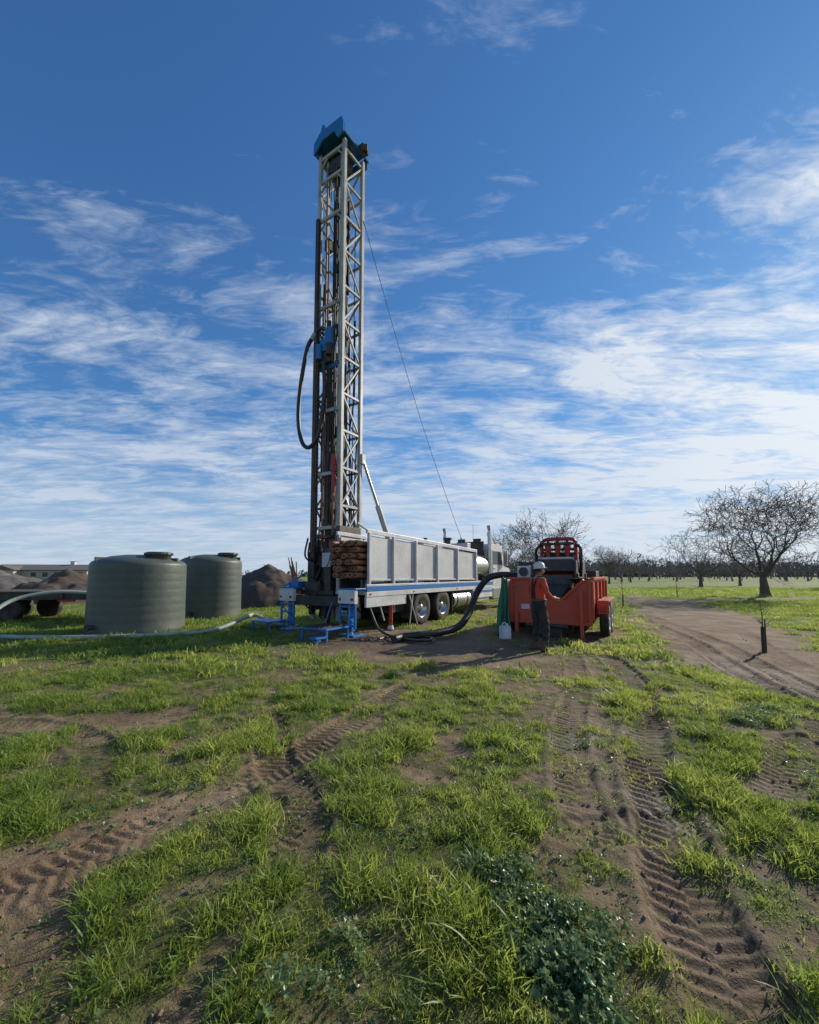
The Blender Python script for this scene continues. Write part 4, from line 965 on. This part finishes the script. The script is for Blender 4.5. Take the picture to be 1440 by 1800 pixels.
def cen(x,k): return mth('MULTIPLY',mth('SUBTRACT',x,.5),k)
c1=cloudnoise(3.0,.9,.6,1.25,12,.64,.7,(5,3,0)); c2=cloudnoise(1.2,.2,1,1,4,.5,.2,(2,6,0)); c3=cloudnoise(13,.7,.5,1.4,6,.65,1.0,(1,9,0))
el_bias=ramp(Z,[(0,(1,)*3),(.12,(.98,)*3),(.25,(.90,)*3),(.38,(.77,)*3),(.50,(.62,)*3),(.60,(.47,)*3),(.68,(.33,)*3),(.76,(.06,)*3)])
s=mth('ADD',cen(c1,2.3),cen(c2,1.5)); s=mth('ADD',s,cen(c3,1.0)); s=mth('ADD',s,el_bias); s=mth('ADD',s,mth('MULTIPLY',sp.outputs['X'],.26))
am=mth('MULTIPLY',mth('SUBTRACT',s,.40),1.35,clamp=True)
am=mth('POWER',am,1.3); am=mth('MULTIPLY',am,.86)
den=N.new('ShaderNodeVectorMath'); den.operation='MULTIPLY_ADD'; L.new(sky.outputs[0],den.inputs[0]); den.inputs[1].default_value=(.11,)*3; den.inputs[2].default_value=(1,1,1)
dv=N.new('ShaderNodeVectorMath'); dv.operation='DIVIDE'; L.new(sky.outputs[0],dv.inputs[0]); L.new(den.outputs[0],dv.inputs[1])
tn=N.new('ShaderNodeVectorMath'); tn.operation='MULTIPLY'; L.new(dv.outputs[0],tn.inputs[0]); tn.inputs[1].default_value=(.60,1.14,1.78)
sd=N.new('ShaderNodeVectorMath'); sd.operation='DOT_PRODUCT'; L.new(tc.outputs['Generated'],sd.inputs[0]); sd.inputs[1].default_value=(math.sin(az)*math.cos(el),math.cos(az)*math.cos(el),math.sin(el))
near=mth('POWER',mth('MAXIMUM',sd.outputs['Value'],0),5)
cc=ramp(near,[(0,(.58,.66,.78)),(.4,(.70,.765,.85)),(1,(.93,.95,.96))])
vm=N.new('ShaderNodeVectorMath'); vm.operation='SCALE'; vm.inputs['Scale'].default_value=9.2; L.new(cc,vm.inputs[0])
haze=ramp(Z,[(0,(.7,)*3),(.08,(.5,)*3),(.26,(.0,)*3)])
base=mixc(haze,tn.outputs[0],(5.0,5.8,6.8))
fin=mixc(am,base,vm.outputs[0]); L.new(fin,bg.inputs['Color'])

sun=bpy.data.lights.new('sun','SUN'); sun.energy=5.0; sun.angle=math.radians(.5); sun.color=(1,.92,.80)
so=bpy.data.objects.new('sun',sun); COL.objects.link(so)
S_=Vector((math.sin(az)*math.cos(el),math.cos(az)*math.cos(el),math.sin(el))); so.rotation_euler=(-S_).to_track_quat('-Z','Y').to_euler()

# ---------------------------------------------------------------- camera
cam=bpy.data.cameras.new('camera'); co_=bpy.data.objects.new('camera',cam); COL.objects.link(co_)
cam.sensor_fit='HORIZONTAL'; cam.sensor_width=36; cam.lens=18; cam.clip_end=6000; cam.clip_start=.05
cam.shift_y=53/1440; co_.location=(0,0,1.55); co_.rotation_euler=(math.radians(94.5),0,0); scene.camera=co_
scene.view_settings.view_transform='Standard'; scene.view_settings.look='None'; scene.view_settings.exposure=0
